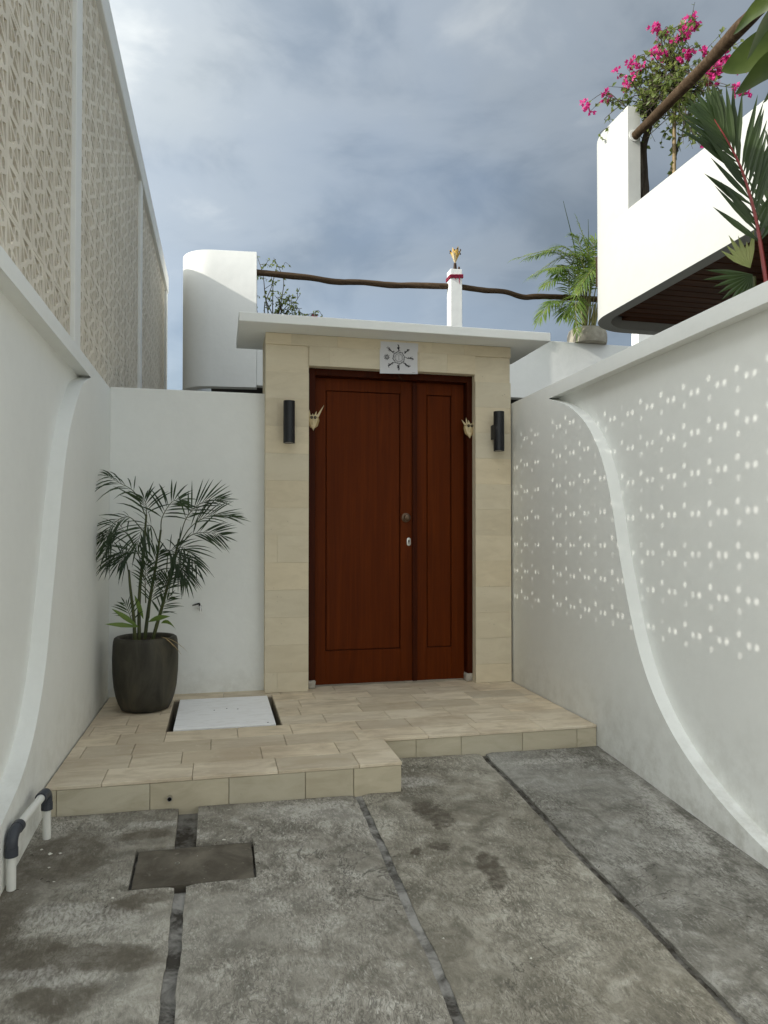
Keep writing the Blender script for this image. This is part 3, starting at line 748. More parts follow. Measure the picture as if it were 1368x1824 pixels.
# paper with a printed ring of signs, stuck above the door
pap = thing('paper_charm', 'white paper sheet with a printed wheel of black signs above the door', 'paper sheet', (1.33, 5.279, 2.50))
bm = BM(); px0, px1, pz0, pz1 = 1.187, 1.482, 2.372, 2.612; n = 14
G2 = [[bm.verts.new((px0 + (px1 - px0) * i / n + (0.004 if j > 10 else -0.002), 5.276 - 0.004 * abs(math.sin(i * 0.55 + 0.8)) * (1 - j / n) - (0.010 * (1 - j / 4) * (i / n) if j < 4 else 0), pz0 + (pz1 - pz0) * j / n + (0.008 * (i / n - 0.6) if j == 0 else 0))) for j in range(n + 1)] for i in range(n + 1)]
for i in range(n):
    for j in range(n): bm.faces.new((G2[i][j], G2[i + 1][j], G2[i + 1][j + 1], G2[i][j + 1]))
sh = obj('sheet', bm, 'paper', pap, smooth=60)
bm = BM(); rnd = random.Random(3); cx_, cz_ = 1.333, 2.494
def psy(x, z):
    u = (x - px0) / (px1 - px0); v = (z - pz0) / (pz1 - pz0)
    return 5.276 - 0.004 * abs(math.sin(u * n * 0.55 + 0.8)) * (1 - v) - (0.010 * (1 - v * n / 4) * u if v * n < 4 else 0) - 0.0012
def pq(pts):
    vs = [bm.verts.new((x, psy(x, z), z)) for x, z in pts]
    try: bm.faces.new(vs)
    except ValueError: pass
def ring(cx1, cz1, r, wd, n=36, gap=0.0, sc=0.0):
    for k in range(n):
        if gap and k % 3 == 2: continue
        a, b = 2 * math.pi * k / n, 2 * math.pi * (k + 1) / n
        ra = r * (1 + sc * math.sin(8 * a)); rb = r * (1 + sc * math.sin(8 * b))
        pq([(cx1 + ra * math.cos(a), cz1 + ra * math.sin(a)), (cx1 + rb * math.cos(b), cz1 + rb * math.sin(b)), (cx1 + (rb + wd) * math.cos(b), cz1 + (rb + wd) * math.sin(b)), (cx1 + (ra + wd) * math.cos(a), cz1 + (ra + wd) * math.sin(a))])
def stroke(x0, z0, x1, z1, wd):
    d = Vector((x1 - x0, z1 - z0)); 
    if d.length < 1e-6: return
    nn = Vector((-d.y, d.x)).normalized() * wd / 2
    pq([(x0 + nn.x, z0 + nn.y), (x1 + nn.x, z1 + nn.y), (x1 - nn.x, z1 - nn.y), (x0 - nn.x, z0 - nn.y)])
ring(cx_, cz_, 0.031, 0.0022); ring(cx_, cz_, 0.027, 0.0010); ring(cx_, cz_, 0.041, 0.004, 48, 0.0, 0.05); ring(cx_, cz_, 0.047, 0.0022, 48, 1.0, 0.05); ring(cx_, cz_, 0.022, 0.0007)
stroke(cx_, cz_ - 0.011, cx_, cz_ + 0.012, 0.0018); stroke(cx_ - 0.006, cz_ - 0.012, cx_ + 0.006, cz_ - 0.012, 0.0016); ring(cx_, cz_ + 0.015, 0.002, 0.0012, 10)
for q in range(8):
    a = math.pi / 2 - q * math.pi / 4; dx, dz = math.cos(a), math.sin(a)
    def at(r, s): return (cx_ + dx * r * 1.02 - dz * s, cz_ + dz * r * 0.86 + dx * s)
    if q == 6:
        c0 = at(0.092, 0); ring(c0[0], c0[1], 0.010, 0.004, 20); ring(c0[0], c0[1], 0.003, 0.003, 10)
        for k in range(10):
            b = 2 * math.pi * k / 10; stroke(c0[0] + 0.013 * math.cos(b), c0[1] + 0.013 * math.sin(b), c0[0] + 0.024 * math.cos(b), c0[1] + 0.024 * math.sin(b), 0.004)
        continue
    stroke(*at(0.060, 0), *at(0.112, 0), 0.007 if q != 2 else 0.005)
    for k in range(9):
        r = rnd.uniform(0.062, 0.116); s = rnd.uniform(0.004, 0.016) * rnd.choice((-1, 1))
        stroke(*at(r, s * 0.2), *at(r + rnd.uniform(-0.012, 0.014), s), rnd.uniform(0.002, 0.0045))
    for k in range(3):
        c0 = at(rnd.uniform(0.07, 0.115), rnd.uniform(-0.012, 0.012)); ring(c0[0], c0[1], 0.002, 0.002, 8)
stroke(1.435, 2.384, 1.462, 2.387, 0.0015)
obj('printed_wheel', bm, 'ink', pap)
bm = BM(); tube(bm, catmull([(1.322, 5.270, 2.375), (1.335, 5.268, 2.35), (1.375, 5.268, 2.315)], 5), 0.0012, 5); obj('loose_thread', bm, 'twig', pap)

# up-down wall lamps
def wall_lamp(x, z, label, mount_dx):
    t = thing('wall_lamp', label, 'wall lamp', (x, 5.28, z), 0, 'black cylinder wall lamps beside the door')
    yc = 5.28 - 0.085; r = 0.0415; h = 0.152
    bm = BM(); prof = [(r - 0.006, -h + 0.010), (r, -h), (r, h), (r - 0.005, h), (r - 0.005, h - 0.01)]
    lathe(bm, [(r - 0.005, -h + 0.012), (r - 0.005, -h), (r, -h), (r, h), (r - 0.005, h), (r - 0.005, h - 0.012)], (x, yc, z), 40)
    obj('lamp_housing', bm, 'black_paint', t, smooth=40)
    bm = BM(); box(bm, x - 0.035, x + 0.035, 5.232, 5.2795, z - 0.055, z + 0.055, 0.003); obj('wall_bracket', bm, 'black_paint', t, smooth=30)
    for s in (-1, 1):
        bm = BM(); tube(bm, [(x, yc, z + s * (h - 0.0115)), (x, yc, z + s * (h - 0.004))], r - 0.0052, 24); obj('lamp_lens', bm, 'lamp_glass', t, smooth=40)
    return t
wall_lamp(0.497, 1.962, 'black cylinder wall lamp on the stone pillar left of the door', 0)
wall_lamp(2.110, 1.948, 'black cylinder wall lamp on the stone pillar right of the door', 0)

# woven palm-leaf masks on the door frame
def mask(x, z, flip, horns, label):
    t = thing('woven_mask', label, 'door ornament', (x, 5.349, z), 0, 'dry palm leaf masks on the door frame')
    s = -1 if flip else 1
    def pt(u, v, y): return Vector((x + s * u, 5.349 + y, z + v))
    def plate(name, poly, y0, y1, mat, ridge=None):
        bm = BM(); A = [bm.verts.new(pt(u, v, y0)) for u, v in poly]; n = len(A)
        if ridge:
            c = bm.verts.new(pt(ridge[0], ridge[1], y1))
            for i in range(n): bm.faces.new((A[i], A[(i + 1) % n], c))
            bm.faces.new(A[::-1])
        else:
            B = [bm.verts.new(pt(u, v, y1)) for u, v in poly]
            bm.faces.new(A[::-1]); bm.faces.new(B)
            for i in range(n): bm.faces.new((A[i], A[(i + 1) % n], B[(i + 1) % n], B[i]))
        obj(name, bm, mat, t)
    plate('backing_leaf', [(-0.042, 0.02), (-0.046, -0.02), (-0.022, -0.062), (0.004, -0.072), (0.034, -0.050), (0.046, -0.008), (0.040, 0.024)], -0.001, -0.008, 'dry_palm_dark')
    plate('face', [(-0.030, 0.036), (-0.034, 0.0), (-0.018, -0.05), (0.0, -0.082), (0.018, -0.05), (0.034, 0.0), (0.030, 0.036), (0.0, 0.028)], -0.008, -0.030, 'dry_palm', (0.0, -0.01))
    plate('beak', [(-0.016, -0.045), (0.0, -0.088), (0.016, -0.045)], -0.022, -0.030, 'dry_palm', (0, -0.055))
    for (u0, u1, tu, tv) in horns: plate('horn', [(u0, 0.018), (u1, 0.018), (tu, tv)], -0.010, -0.016, 'dry_palm')
    for u in (-0.014, 0.012):
        bm = BM(); c = pt(u, 0.012, -0.026); tube(bm, [c, c + Vector((0, -0.006, 0))], [0.0115, 0.010], 14); obj('eye', bm, 'eye_black', t, smooth=40)
        bm = BM(); tube(bm, [c + Vector((0, -0.0062, 0)), c + Vector((0, -0.008, 0))], [0.0035, 0.003], 10); obj('pupil', bm, 'dry_palm_dark', t)
mask(0.690, 2.012, False, [(-0.040, -0.020, -0.030, 0.072), (0.000, 0.022, 0.024, 0.062), (0.018, 0.040, 0.082, 0.112), (-0.014, 0.006, -0.004, 0.044)], 'dry palm leaf mask with one long horn on the left door jamb')
mask(1.922, 1.992, True, [(-0.036, -0.014, -0.030, 0.050), (-0.010, 0.014, 0.010, 0.058), (0.010, 0.030, 0.030, 0.078), (0.022, 0.044, 0.066, 0.060)], 'dry palm leaf mask with short horns on the right door jamb')

# ------------------------------------------------------------------ potted palm in the corner
pc = Vector((-0.462, 4.98, 0.0))
pot = thing('plant_pot', 'tall dark olive stone pot standing on the landing in the wall corner', 'plant pot', pc)
bm = BM()
lathe(bm, [(0.125, 0.002), (0.150, 0.010), (0.168, 0.045), (0.185, 0.095), (0.198, 0.16), (0.206, 0.25), (0.208, 0.34), (0.205, 0.42), (0.202, 0.452), (0.196, 0.472), (0.184, 0.480), (0.172, 0.478), (0.166, 0.468), (0.166, 0.43)], pc, 64)
obj('pot_body', bm, 'pot_glaze', pot, smooth=50)
bm = BM(); lathe(bm, [(0.16, 0.40), (0.166, 0.445), (0.10, 0.455), (0.02, 0.46)], pc, 32)
for v in bm.verts: v.co.z += 0.008 * noise.noise(v.co * 30)
obj('potting_soil', bm, 'soil', pot, smooth=60)
palm = thing('potted_palm', 'slender dark green palm with drooping feathered fronds growing in the olive pot', 'palm', pc + Vector((0, 0, 0.45)))
st = BM()
YP = 4.95
canes = [((-0.50, YP, 0.44), (-0.50, YP, 0.75), (-0.475, YP, 1.05), (-0.46, YP, 1.28)),
         ((-0.47, YP + .03, 0.44), (-0.44, YP + .03, 0.70), (-0.40, YP + .03, 0.95), (-0.37, YP + .03, 1.18)),
         ((-0.42, YP - .02, 0.44), (-0.36, YP - .02, 0.66), (-0.30, YP - .03, 0.90), (-0.25, YP - .04, 1.12)),
         ((-0.52, YP - .04, 0.44), (-0.53, YP - .05, 0.62), (-0.55, YP - .06, 0.80), (-0.56, YP - .06, 0.92))]
for c in canes:
    bm = BM(); P = catmull(c, 8); tube(bm, P, [0.0125 - 0.006 * i / (len(P) - 1) for i in range(len(P))], 8); obj('stem', bm, 'palm_stalk', palm, smooth=50)
def add_frond(parent, ctrl, npair, llen, lwid, face, mat='palm_leaf_dark', smat='palm_stalk', name='frond', **k):
    lb2 = BM(); sb2 = BM(); frond(lb2, sb2, ctrl, npair, llen, lwid, face, **k)
    f = obj(name, lb2, mat, parent); obj('frond_stalk', sb2, smat, f); return f
Y = YP
FR = [  # ctrl, pairs, leaflet length, width, face
    ([(-0.46, Y, 1.26), (-0.53, Y - .02, 1.42), (-0.62, Y - .03, 1.48), (-0.69, Y - .04, 1.52)], 8, 0.22, 0.0122, (0.3, -0.6, 0.8), dict(droop=0.5, angle=42)),
    ([(-0.47, Y, 1.16), (-0.56, Y - .05, 1.26), (-0.65, Y - .08, 1.22), (-0.70, Y - .10, 1.12)], 13, 0.20, 0.0115, (-0.2, -0.5, 0.8), dict(droop=0.35, angle=50)),
    ([(-0.56, Y - .06, 0.90), (-0.585, Y - .07, 1.00), (-0.635, Y - .08, 1.02), (-0.69, Y - .09, 0.95)], 10, 0.17, 0.0101, (-0.2, -0.6, 0.7), dict(droop=0.35, angle=45)),
    ([(-0.46, Y, 1.26), (-0.46, Y - .02, 1.34), (-0.47, Y - .03, 1.38)], 7, 0.25, 0.0122, (0, -1, 0.1), dict(droop=0.25, angle=46, start=0.05)),
    ([(-0.37, Y + .03, 1.16), (-0.36, Y, 1.26), (-0.30, Y - .02, 1.36), (-0.24, Y - .02, 1.38)], 11, 0.23, 0.0130, (0, -0.8, 0.5), dict(droop=0.22, angle=55)),
    ([(-0.25, Y - .04, 1.10), (-0.20, Y - .08, 1.26), (-0.10, Y - .10, 1.36), (0.02, Y - .12, 1.38)], 13, 0.23, 0.0130, (0.1, -0.7, 0.7), dict(droop=0.12, angle=38)),
    ([(-0.25, Y - .04, 1.08), (-0.17, Y - .10, 1.20), (-0.05, Y - .14, 1.27), (0.10, Y - .16, 1.26)], 13, 0.23, 0.0130, (0.1, -0.6, 0.8), dict(droop=0.16, angle=34)),
    ([(-0.25, Y - .04, 1.08), (-0.16, Y - .06, 1.15), (-0.06, Y - .08, 1.16), (0.03, Y - .09, 1.14)], 11, 0.20, 0.0122, (0.1, -0.8, 0.5), dict(droop=0.15, angle=42)),
    ([(-0.29, Y - .03, 0.92), (-0.26, Y - .10, 1.05), (-0.20, Y - .16, 1.05), (-0.13, Y - .20, 0.94)], 12, 0.21, 0.0122, (0.2, -0.9, 0.4), dict(droop=0.30, angle=45)),
    ([(-0.33, Y - .02, 0.90), (-0.31, Y - .12, 1.03), (-0.26, Y - .18, 1.02), (-0.21, Y - .22, 0.88)], 13, 0.22, 0.0122, (0, -0.9, 0.4), dict(droop=0.32, angle=42)),
    ([(-0.38, Y + .02, 1.08), (-0.42, Y - .08, 1.20), (-0.47, Y - .14, 1.18), (-0.50, Y - .17, 1.08)], 12, 0.21, 0.0122, (0, -0.8, 0.6), dict(droop=0.4, angle=48)),
    ([(-0.42, Y, 0.78), (-0.40, Y - .06, 0.95), (-0.37, Y - .10, 1.04)], 9, 0.20, 0.0115, (0, -1, 0.2), dict(droop=0.3, angle=40)),
    ([(-0.44, Y, 0.60), (-0.42, Y - .04, 0.75), (-0.38, Y - .07, 0.86)], 9, 0.18, 0.0101, (0, -1, 0.2), dict(droop=0.25, angle=38)),
    ([(-0.40, Y, 0.55), (-0.36, Y - .04, 0.66), (-0.31, Y - .06, 0.74)], 9, 0.15, 0.0094, (0, -1, 0.2), dict(droop=0.2, angle=45)),
    ([(-0.52, Y - .02, 0.50), (-0.55, Y - .05, 0.62), (-0.58, Y - .07, 0.70)], 7, 0.14, 0.0094, (0, -1, 0.3), dict(droop=0.2, angle=40)),
]
FR += [
    ([(-0.34, Y - .02, 0.80), (-0.29, Y - .10, 0.95), (-0.24, Y - .15, 0.96), (-0.19, Y - .18, 0.86)], 12, 0.20, 0.0115, (0.1, -0.9, 0.4), dict(droop=0.35, angle=40)),
    ([(-0.47, Y, 0.85), (-0.50, Y - .08, 1.02), (-0.55, Y - .12, 1.04), (-0.61, Y - .14, 0.97)], 12, 0.20, 0.0115, (-0.1, -0.8, 0.5), dict(droop=0.35, angle=44)),
    ([(-0.46, Y, 0.70), (-0.46, Y - .05, 0.86), (-0.45, Y - .08, 0.96)], 10, 0.20, 0.0115, (0, -1, 0.2), dict(droop=0.35, angle=36)),
    ([(-0.36, Y, 0.66), (-0.33, Y - .05, 0.80), (-0.30, Y - .08, 0.88)], 10, 0.18, 0.011, (0, -1, 0.2), dict(droop=0.3, angle=38)),
    ([(-0.50, Y, 1.00), (-0.58, Y - .06, 1.16), (-0.65, Y - .09, 1.16), (-0.70, Y - .1, 1.04)], 13, 0.21, 0.0115, (-0.2, -0.6, 0.7), dict(droop=0.45, angle=46)),

]
for ctrl, npair, ll, lwid, face, kw in FR: add_frond(palm, ctrl, npair, ll, lwid, face, r0=0.0042, **kw)
bm = BM()
for base, tip, wd, dr in (((-0.50, Y - .06, .55), (-0.70, Y - .10, .60), .032, .1), ((-0.50, Y - .06, .55), (-0.655, Y - .12, .70), .034, .1), ((-0.47, Y - .05, .60), (-0.52, Y - .10, .78), .03, .1), ((-0.44, Y - .05, .58), (-0.30, Y - .10, .66), .036, .25), ((-0.36, Y - .05, .57), (-0.26, Y - .13, .64), .034, .75)):
    b, tp = Vector(base), Vector(tip); d = tp - b; blade(bm, b, d, d.length, wd, dr, d.cross(Vector((0.1, -1, 0.3))), 0.25, 6, 0.45)
obj('young_leaf', bm, 'young_leaf', palm, label='broad yellow green leaves low in the pot')
bm = BM()
for tip in ((-0.18, 4.78, 0.42), (-0.22, 4.76, 0.40), (-0.27, 4.76, 0.44)):
    b = Vector((-0.36, 4.88, 0.485)); d = Vector(tip) - b; d.z += 0.06; blade(bm, b, d, d.length, 0.010, 0.45, d.cross(Vector((0, 0, 1))), 0.2, 5)
obj('dead_leaf', bm, 'dry_palm_dark', palm, label='withered leaves hanging over the pot rim')

# tap on the wall
tap = thing('garden_tap', 'small chrome tap with black lever on the white wall beside the palm', 'tap', (-0.128, 5.40, 0.63))
bm = BM(); tube(bm, [(-0.128, 5.3995, 0.63), (-0.128, 5.39, 0.63)], 0.014, 16); tube(bm, catmull([(-0.128, 5.39, 0.63), (-0.126, 5.35, 0.632), (-0.122, 5.335, 0.62), (-0.121, 5.333, 0.598)], 6), 0.0085, 12); obj('tap_body', bm, 'chrome', tap, smooth=40)
bm = BM(); tube(bm, [(-0.128, 5.358, 0.636), (-0.128, 5.358, 0.652)], 0.006, 10); tube(bm, [(-0.128, 5.358, 0.652), (-0.150, 5.352, 0.648), (-0.178, 5.345, 0.640)], [0.007, 0.006, 0.0045], 8); obj('tap_lever', bm, 'eye_black', tap, smooth=40)

# ------------------------------------------------------------------ pvc pipe at the foot of the left wall
pvc = thing('drain_pipe', 'white PVC pipe with dark grey elbows along the foot of the left wall', 'pipe', (-0.73, 3.1, -0.1))
PN = Vector((-0.744, 2.936, 0.024)); PF = Vector((-0.705, 3.322, 0.052)); PD = (PF - PN).normalized()
bm = BM(); tube(bm, [PN + PD * 0.06, PF - PD * 0.06], 0.0165, 20); obj('pipe_length', bm, 'pvc_white', pvc, smooth=50)
for e, d in ((PN, PD), (PF, -PD)):
    up = Vector((0, 0, 1))
    bm = BM(); tube(bm, [(e.x, e.y, gz(e.x, e.y) - 0.02), (e.x, e.y, e.z - 0.055)], 0.0165, 20); obj('pipe_length', bm, 'pvc_white', pvc, smooth=50)
    bm = BM(); c = [e - up * 0.076, e - up * 0.045] + [e + d * (0.036 * (1 - math.cos(a))) - up * (0.036 - 0.036 * math.sin(a)) for a in [math.pi / 2 * k / 8 for k in range(9)]] + [e + d * 0.075]
    tube(bm, c, 0.0215, 24); obj('pipe_elbow', bm, 'pvc_grey', pvc, smooth=40)
    bm = BM(); tube(bm, [e - up * 0.080, e - up * 0.050], 0.0232, 24); obj('elbow_collar', bm, 'pvc_grey', pvc, smooth=40)
    bm = BM(); tube(bm, [e + d * 0.050, e + d * 0.078], 0.0232, 24); obj('elbow_collar', bm, 'pvc_grey', pvc, smooth=40)
spout = thing('drain_spout', 'short grey drain spout poking out of the lower stone riser', 'drain pipe', (-0.215, 3.52, -0.088))
bm = BM(); o_, i_ = 0.012, 0.0085
seg = 20; rings = []
for (y, r) in ((3.526, o_), (3.500, o_), (3.500, i_), (3.524, i_)):
    rings.append([bm.verts.new((-0.215 + r * math.cos(2 * math.pi * k / seg), y, -0.088 + r * math.sin(2 * math.pi * k / seg))) for k in range(seg)])
for a, b in zip(rings, rings[1:]):
    for k in range(seg): bm.faces.new((a[k], a[(k + 1) % seg], b[(k + 1) % seg], b[k]))
obj('spout_ring', bm, 'chrome', spout, smooth=40)
bm = BM(); tube(bm, [(-0.215, 3.5255, -0.088), (-0.215, 3.522, -0.088)], 0.0084, 16); obj('spout_bore', bm, 'pit_dark', spout)

# concrete drain cover
dcv = thing('drain_cover', 'dark damp concrete drain cover set in the driveway slabs', 'drain cover', (-0.085, 3.01, -0.18))
bm = BM(); nx, ny = 24, 16; vs = {}
x0, x1, y0, y1 = -0.314, 0.143, 2.868, 3.152
for i in range(nx + 1):
    for j in range(ny + 1):
        x = x0 + (x1 - x0) * i / nx; y = y0 + (y1 - y0) * j / ny
        e = 0.004 * noise.noise(Vector((x * 20, y * 20, 2))); ex = e if i in (0, nx) else 0; ey = e if j in (0, ny) else 0
        vs[i, j] = bm.verts.new((x + ex, y + ey, gz(x, y) - 0.008 + 0.0025 * noise.noise(Vector((x * 11, y * 11, 0)))))
for i in range(nx):
    for j in range(ny): bm.faces.new((vs[i, j], vs[i + 1, j], vs[i + 1, j + 1], vs[i, j + 1]))
r = bmesh.ops.extrude_edge_only(bm, edges=[e for e in bm.edges if e.is_boundary])
for v in [g for g in r['geom'] if isinstance(g, bmesh.types.BMVert)]: v.co.z -= 0.05
obj('cover_slab', bm, 'damp_concrete', dcv, smooth=50)
bm = BM(); 
for x, y in ((-0.155, 3.03), (0.0, 3.045)):
    prev = None; seg = 20; rings = []
    for r_, dz in ((0.0095, 0.0), (0.0095, 0.003), (0.0065, 0.003), (0.0065, 0.0)):
        rings.append([bm.verts.new((x + r_ * math.cos(2 * math.pi * k / seg), y + r_ * math.sin(2 * math.pi * k / seg), gz(x, y) - 0.0075 + dz)) for k in range(seg)])
    for a, b in zip(rings, rings[1:]):
        for k in range(seg): bm.faces.new((a[k], a[(k + 1) % seg], b[(k + 1) % seg], b[k]))
    break
obj('lifting_ring', bm, 'steel', dcv, smooth=40)

# ------------------------------------------------------------------ villas behind
def arc(cx_, cy_, r, a0, a1, n=14): return [(cx_ + r * math.cos(R(a0 + (a1 - a0) * k / n)), cy_ + r * math.sin(R(a0 + (a1 - a0) * k / n))) for k in range(n + 1)]
def ribbon_wall(bm, path, th, z0, z1, bev=0.006):
    """wall of thickness th to the right of an open path in plan"""
    n = len(path); inn = []
    for i in range(n):
        a = Vector(path[max(i - 1, 0)]); b = Vector(path[min(i + 1, n - 1)]); d = (b - a).normalized(); inn.append((path[i][0] + d.y * th, path[i][1] - d.x * th))
    prism(bm, list(path) + inn[::-1], z1, z0, 'Z', bev)
    return inn
# rear villa: balcony front along y = 9.5, corner tower at its left end
rear = thing('rear_villa', 'two storey white villa behind the gateway with rounded corner tower at its left', 'house', (2.5, 9.6, 0))
ta = R(-6.0)                                   # the tower front turns a little to the left
def rt(x, y):
    dx, dy = x - 0.478, y - 9.5
    return (0.478 + dx * math.cos(ta) - dy * math.sin(ta), 9.5 + dx * math.sin(ta) + dy * math.cos(ta))
RC_ = 0.42
path = [(0.478, 9.5)] + arc(-0.52 + RC_, 9.5 + RC_, RC_, 270, 180, 16) + [(-0.52, 12.0)]
path = [rt(*p) for p in path]
bm = BM(); ribbon_wall(bm, path, 0.15, 3.09, 4.875); obj('corner_tower', bm, 'villa_plaster', rear, smooth=35)
bm = BM(); box(bm, 0.482, 7.5, 9.52, 9.67, 3.12, 3.965, 0.005); obj('balcony_parapet', bm, 'villa_plaster', rear, smooth=30)
bm = BM(); box(bm, -0.10, 7.5, 9.78, 12.4, 3.16, 3.30); obj('balcony_floor', bm, 'dark_interior', rear)
bm = BM(); box(bm, -0.30, 7.4, 11.2, 11.4, -0.55, 3.158); obj('ground_floor_wall', bm, 'dark_interior', rear)
bm = BM(); box(bm, 6.36, 7.4, 9.95, 10.15, 3.30, 5.62, 0.005); obj('stair_wall', bm, 'villa_plaster', rear, smooth=30)

# right villa wing: cantilevered upper storey along x = 3.32
wing = thing('villa_wing', 'white cantilevered villa wing at the right with rounded corner and dark wooden soffit', 'house', (3.6, 4.0, 0))
WX, WY, WR = 3.32, 6.17, 0.46
tall = [(WX, 5.33)] ; tall += arc(WX + WR, WY - WR, WR, 180, 90, 18) + [(3.92, WY)]
tall = tall[::-1]
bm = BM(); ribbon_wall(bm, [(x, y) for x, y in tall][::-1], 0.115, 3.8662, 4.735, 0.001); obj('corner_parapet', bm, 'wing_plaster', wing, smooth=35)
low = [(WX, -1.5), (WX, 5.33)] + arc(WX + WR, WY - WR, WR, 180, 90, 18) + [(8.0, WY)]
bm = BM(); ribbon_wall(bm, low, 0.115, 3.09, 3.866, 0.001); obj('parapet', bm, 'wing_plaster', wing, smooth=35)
bm = BM(); box(bm, WX + 0.12, 8.0, -1.5, WY - 0.12, 3.20, 3.45); obj('floor_slab', bm, 'dark_interior', wing)
bm = BM(); box(bm, WX + 0.10, 6.0, 5.10, WY - 0.13, 3.46, 3.74); obj('planter_bed', bm, 'soil', wing)
k = 0; y = -1.4
while y < WY - 0.14:
    bm = BM(); y2 = min(y + 0.118, WY - 0.118)
    xs = WX + 0.1165
    if y2 > WY - WR: xs = WX + WR - math.sqrt(max(0.0, (WR - 0.117) ** 2 - (y2 - (WY - WR)) ** 2))
    box(bm, xs, 8.0, y + 0.005, y2 - 0.005, 3.165 + random.uniform(-.001, .001), 3.195, 0.003); obj('soffit_board', bm, 'soffit_wood', wing)
    y += 0.12
bm = BM(); box(bm, 4.7, 4.86, -1.5, 5.6, -0.55, 3.16); obj('ground_floor_wall', bm, 'dark_interior', wing)

# slender white post with its offering
post = thing('offering_post', 'slender white square post rising behind the gateway roof', 'post', (3.17, 9.40, 0))
bm = BM(); box(bm, 3.088, 3.255, 9.32, 9.485, -0.55, 4.81, 0.006); obj('post_shaft', bm, 'villa_plaster', post, smooth=30)
offr = thing('flower_offering', 'golden woven palm leaf offering tied on top of the slender white post', 'offering', (3.18, 9.40, 4.81))
bm = BM(); tube(bm, [(3.17, 9.40, 4.811), (3.172, 9.40, 4.92)], [0.022, 0.013], 8); tube(bm, [(3.20, 9.40, 4.811), (3.185, 9.40, 4.92)], [0.010, 0.013], 8); tube(bm, [(3.225, 9.38, 4.811), (3.23, 9.38, 4.865)], [0.02, 0.012], 8); obj('bundle_stem', bm, 'dark_stem', offr, smooth=50)
for k in range(14):
    a = 2 * math.pi * k / 14; bm = BM(); rr = 0.085 if k % 2 else 0.055
    b = Vector((3.18, 9.40, 4.915)); d = Vector((math.cos(a) * rr, math.sin(a) * rr, 0.125 + 0.03 * (k % 3))); sd = Vector((-math.sin(a), math.cos(a), 0)); blade(bm, b, d, d.length, 0.062, -0.15, sd, 0.5, 4, 0.6); obj('petal', bm, 'gold_leaf' if k % 3 else 'dry_palm', offr)
bm = BM()
for k in range(9):
    a = 2.4 * k; c = Vector((3.18 + 0.075 * math.cos(a), 9.40 + 0.075 * math.sin(a), 5.055 + 0.02 * (k % 3))); tube(bm, [c - Vector((0, 0, .012)), c, c + Vector((0, 0, .014))], [0.004, 0.011, 0.004], 6)
obj('seed_tip', bm, 'dark_stem', offr)
bm = BM()
for d in (0.0, 0.018, -0.016): tube(bm, [(3.080, 9.312, 4.70 + d), (3.262, 9.312, 4.715 + d), (3.262, 9.492, 4.715 + d), (3.080, 9.492, 4.70 + d), (3.080, 9.312, 4.70 + d)], 0.009, 6)
tube(bm, [(3.21, 9.31, 4.70), (3.212, 9.308, 4.66), (3.208, 9.31, 4.60)], [0.007, 0.006, 0.002], 6); tube(bm, [(3.165, 9.31, 4.69), (3.150, 9.308, 4.655)], [0.006, 0.002], 6)
obj('ribbon', bm, 'red_ribbon', offr)

# rough log rails
def log(name, label, ctrl, r0, r1):
    t = thing(name, label, 'log rail', ctrl[0], 0, 'rough log rails on the roof terrace')
    P = catmull(ctrl, 10); n = len(P); bm = BM()
    P = [p + Vector((0.0, 0.012 * noise.noise(p * 1.7), 0.014 * noise.noise(p * 2.1 + Vector((7, 0, 0))))) for p in P]
    tube(bm, P, [(r0 + (r1 - r0) * i / (n - 1)) * (1 + 0.10 * noise.noise(P[i] * 3.3)) for i in range(n)], 14, bump=0.12)
    obj('pole', bm, 'log_wood', t, smooth=60); return t
log('log_rail', 'rough brown log rail from the corner tower to the slender post', [(0.40, 9.56, 4.62), (1.09, 9.55, 4.615), (1.5, 9.55, 4.585), (1.85, 9.55, 4.598), (2.4, 9.55, 4.60), (3.086, 9.45, 4.607)], 0.042, 0.040)
log('log_rail', 'wavy brown log rail right of the slender post, passing the roof palm', [(3.257, 9.45, 4.615), (3.6, 9.5, 4.615), (3.96, 9.5, 4.62), (4.25, 9.52, 4.575), (4.48, 9.52, 4.592), (5.3, 9.55, 4.625), (6.4, 9.6, 4.65)], 0.036, 0.042)
rl = log('log_rail', 'thick grey brown log rail rising at upper right over the villa wing parapet', [(3.385, 5.36, 4.49), (3.38, 4.9, 4.485), (3.37, 4.4, 4.495), (3.35, 3.9, 4.50), (3.34, 3.2, 4.51)], 0.036, 0.050)
bm = BM(); tube(bm, [(3.378, 5.322, 4.488), (3.378, 5.328, 4.488)], 0.05, 16); obj('collar', bm, 'villa_plaster', rl)

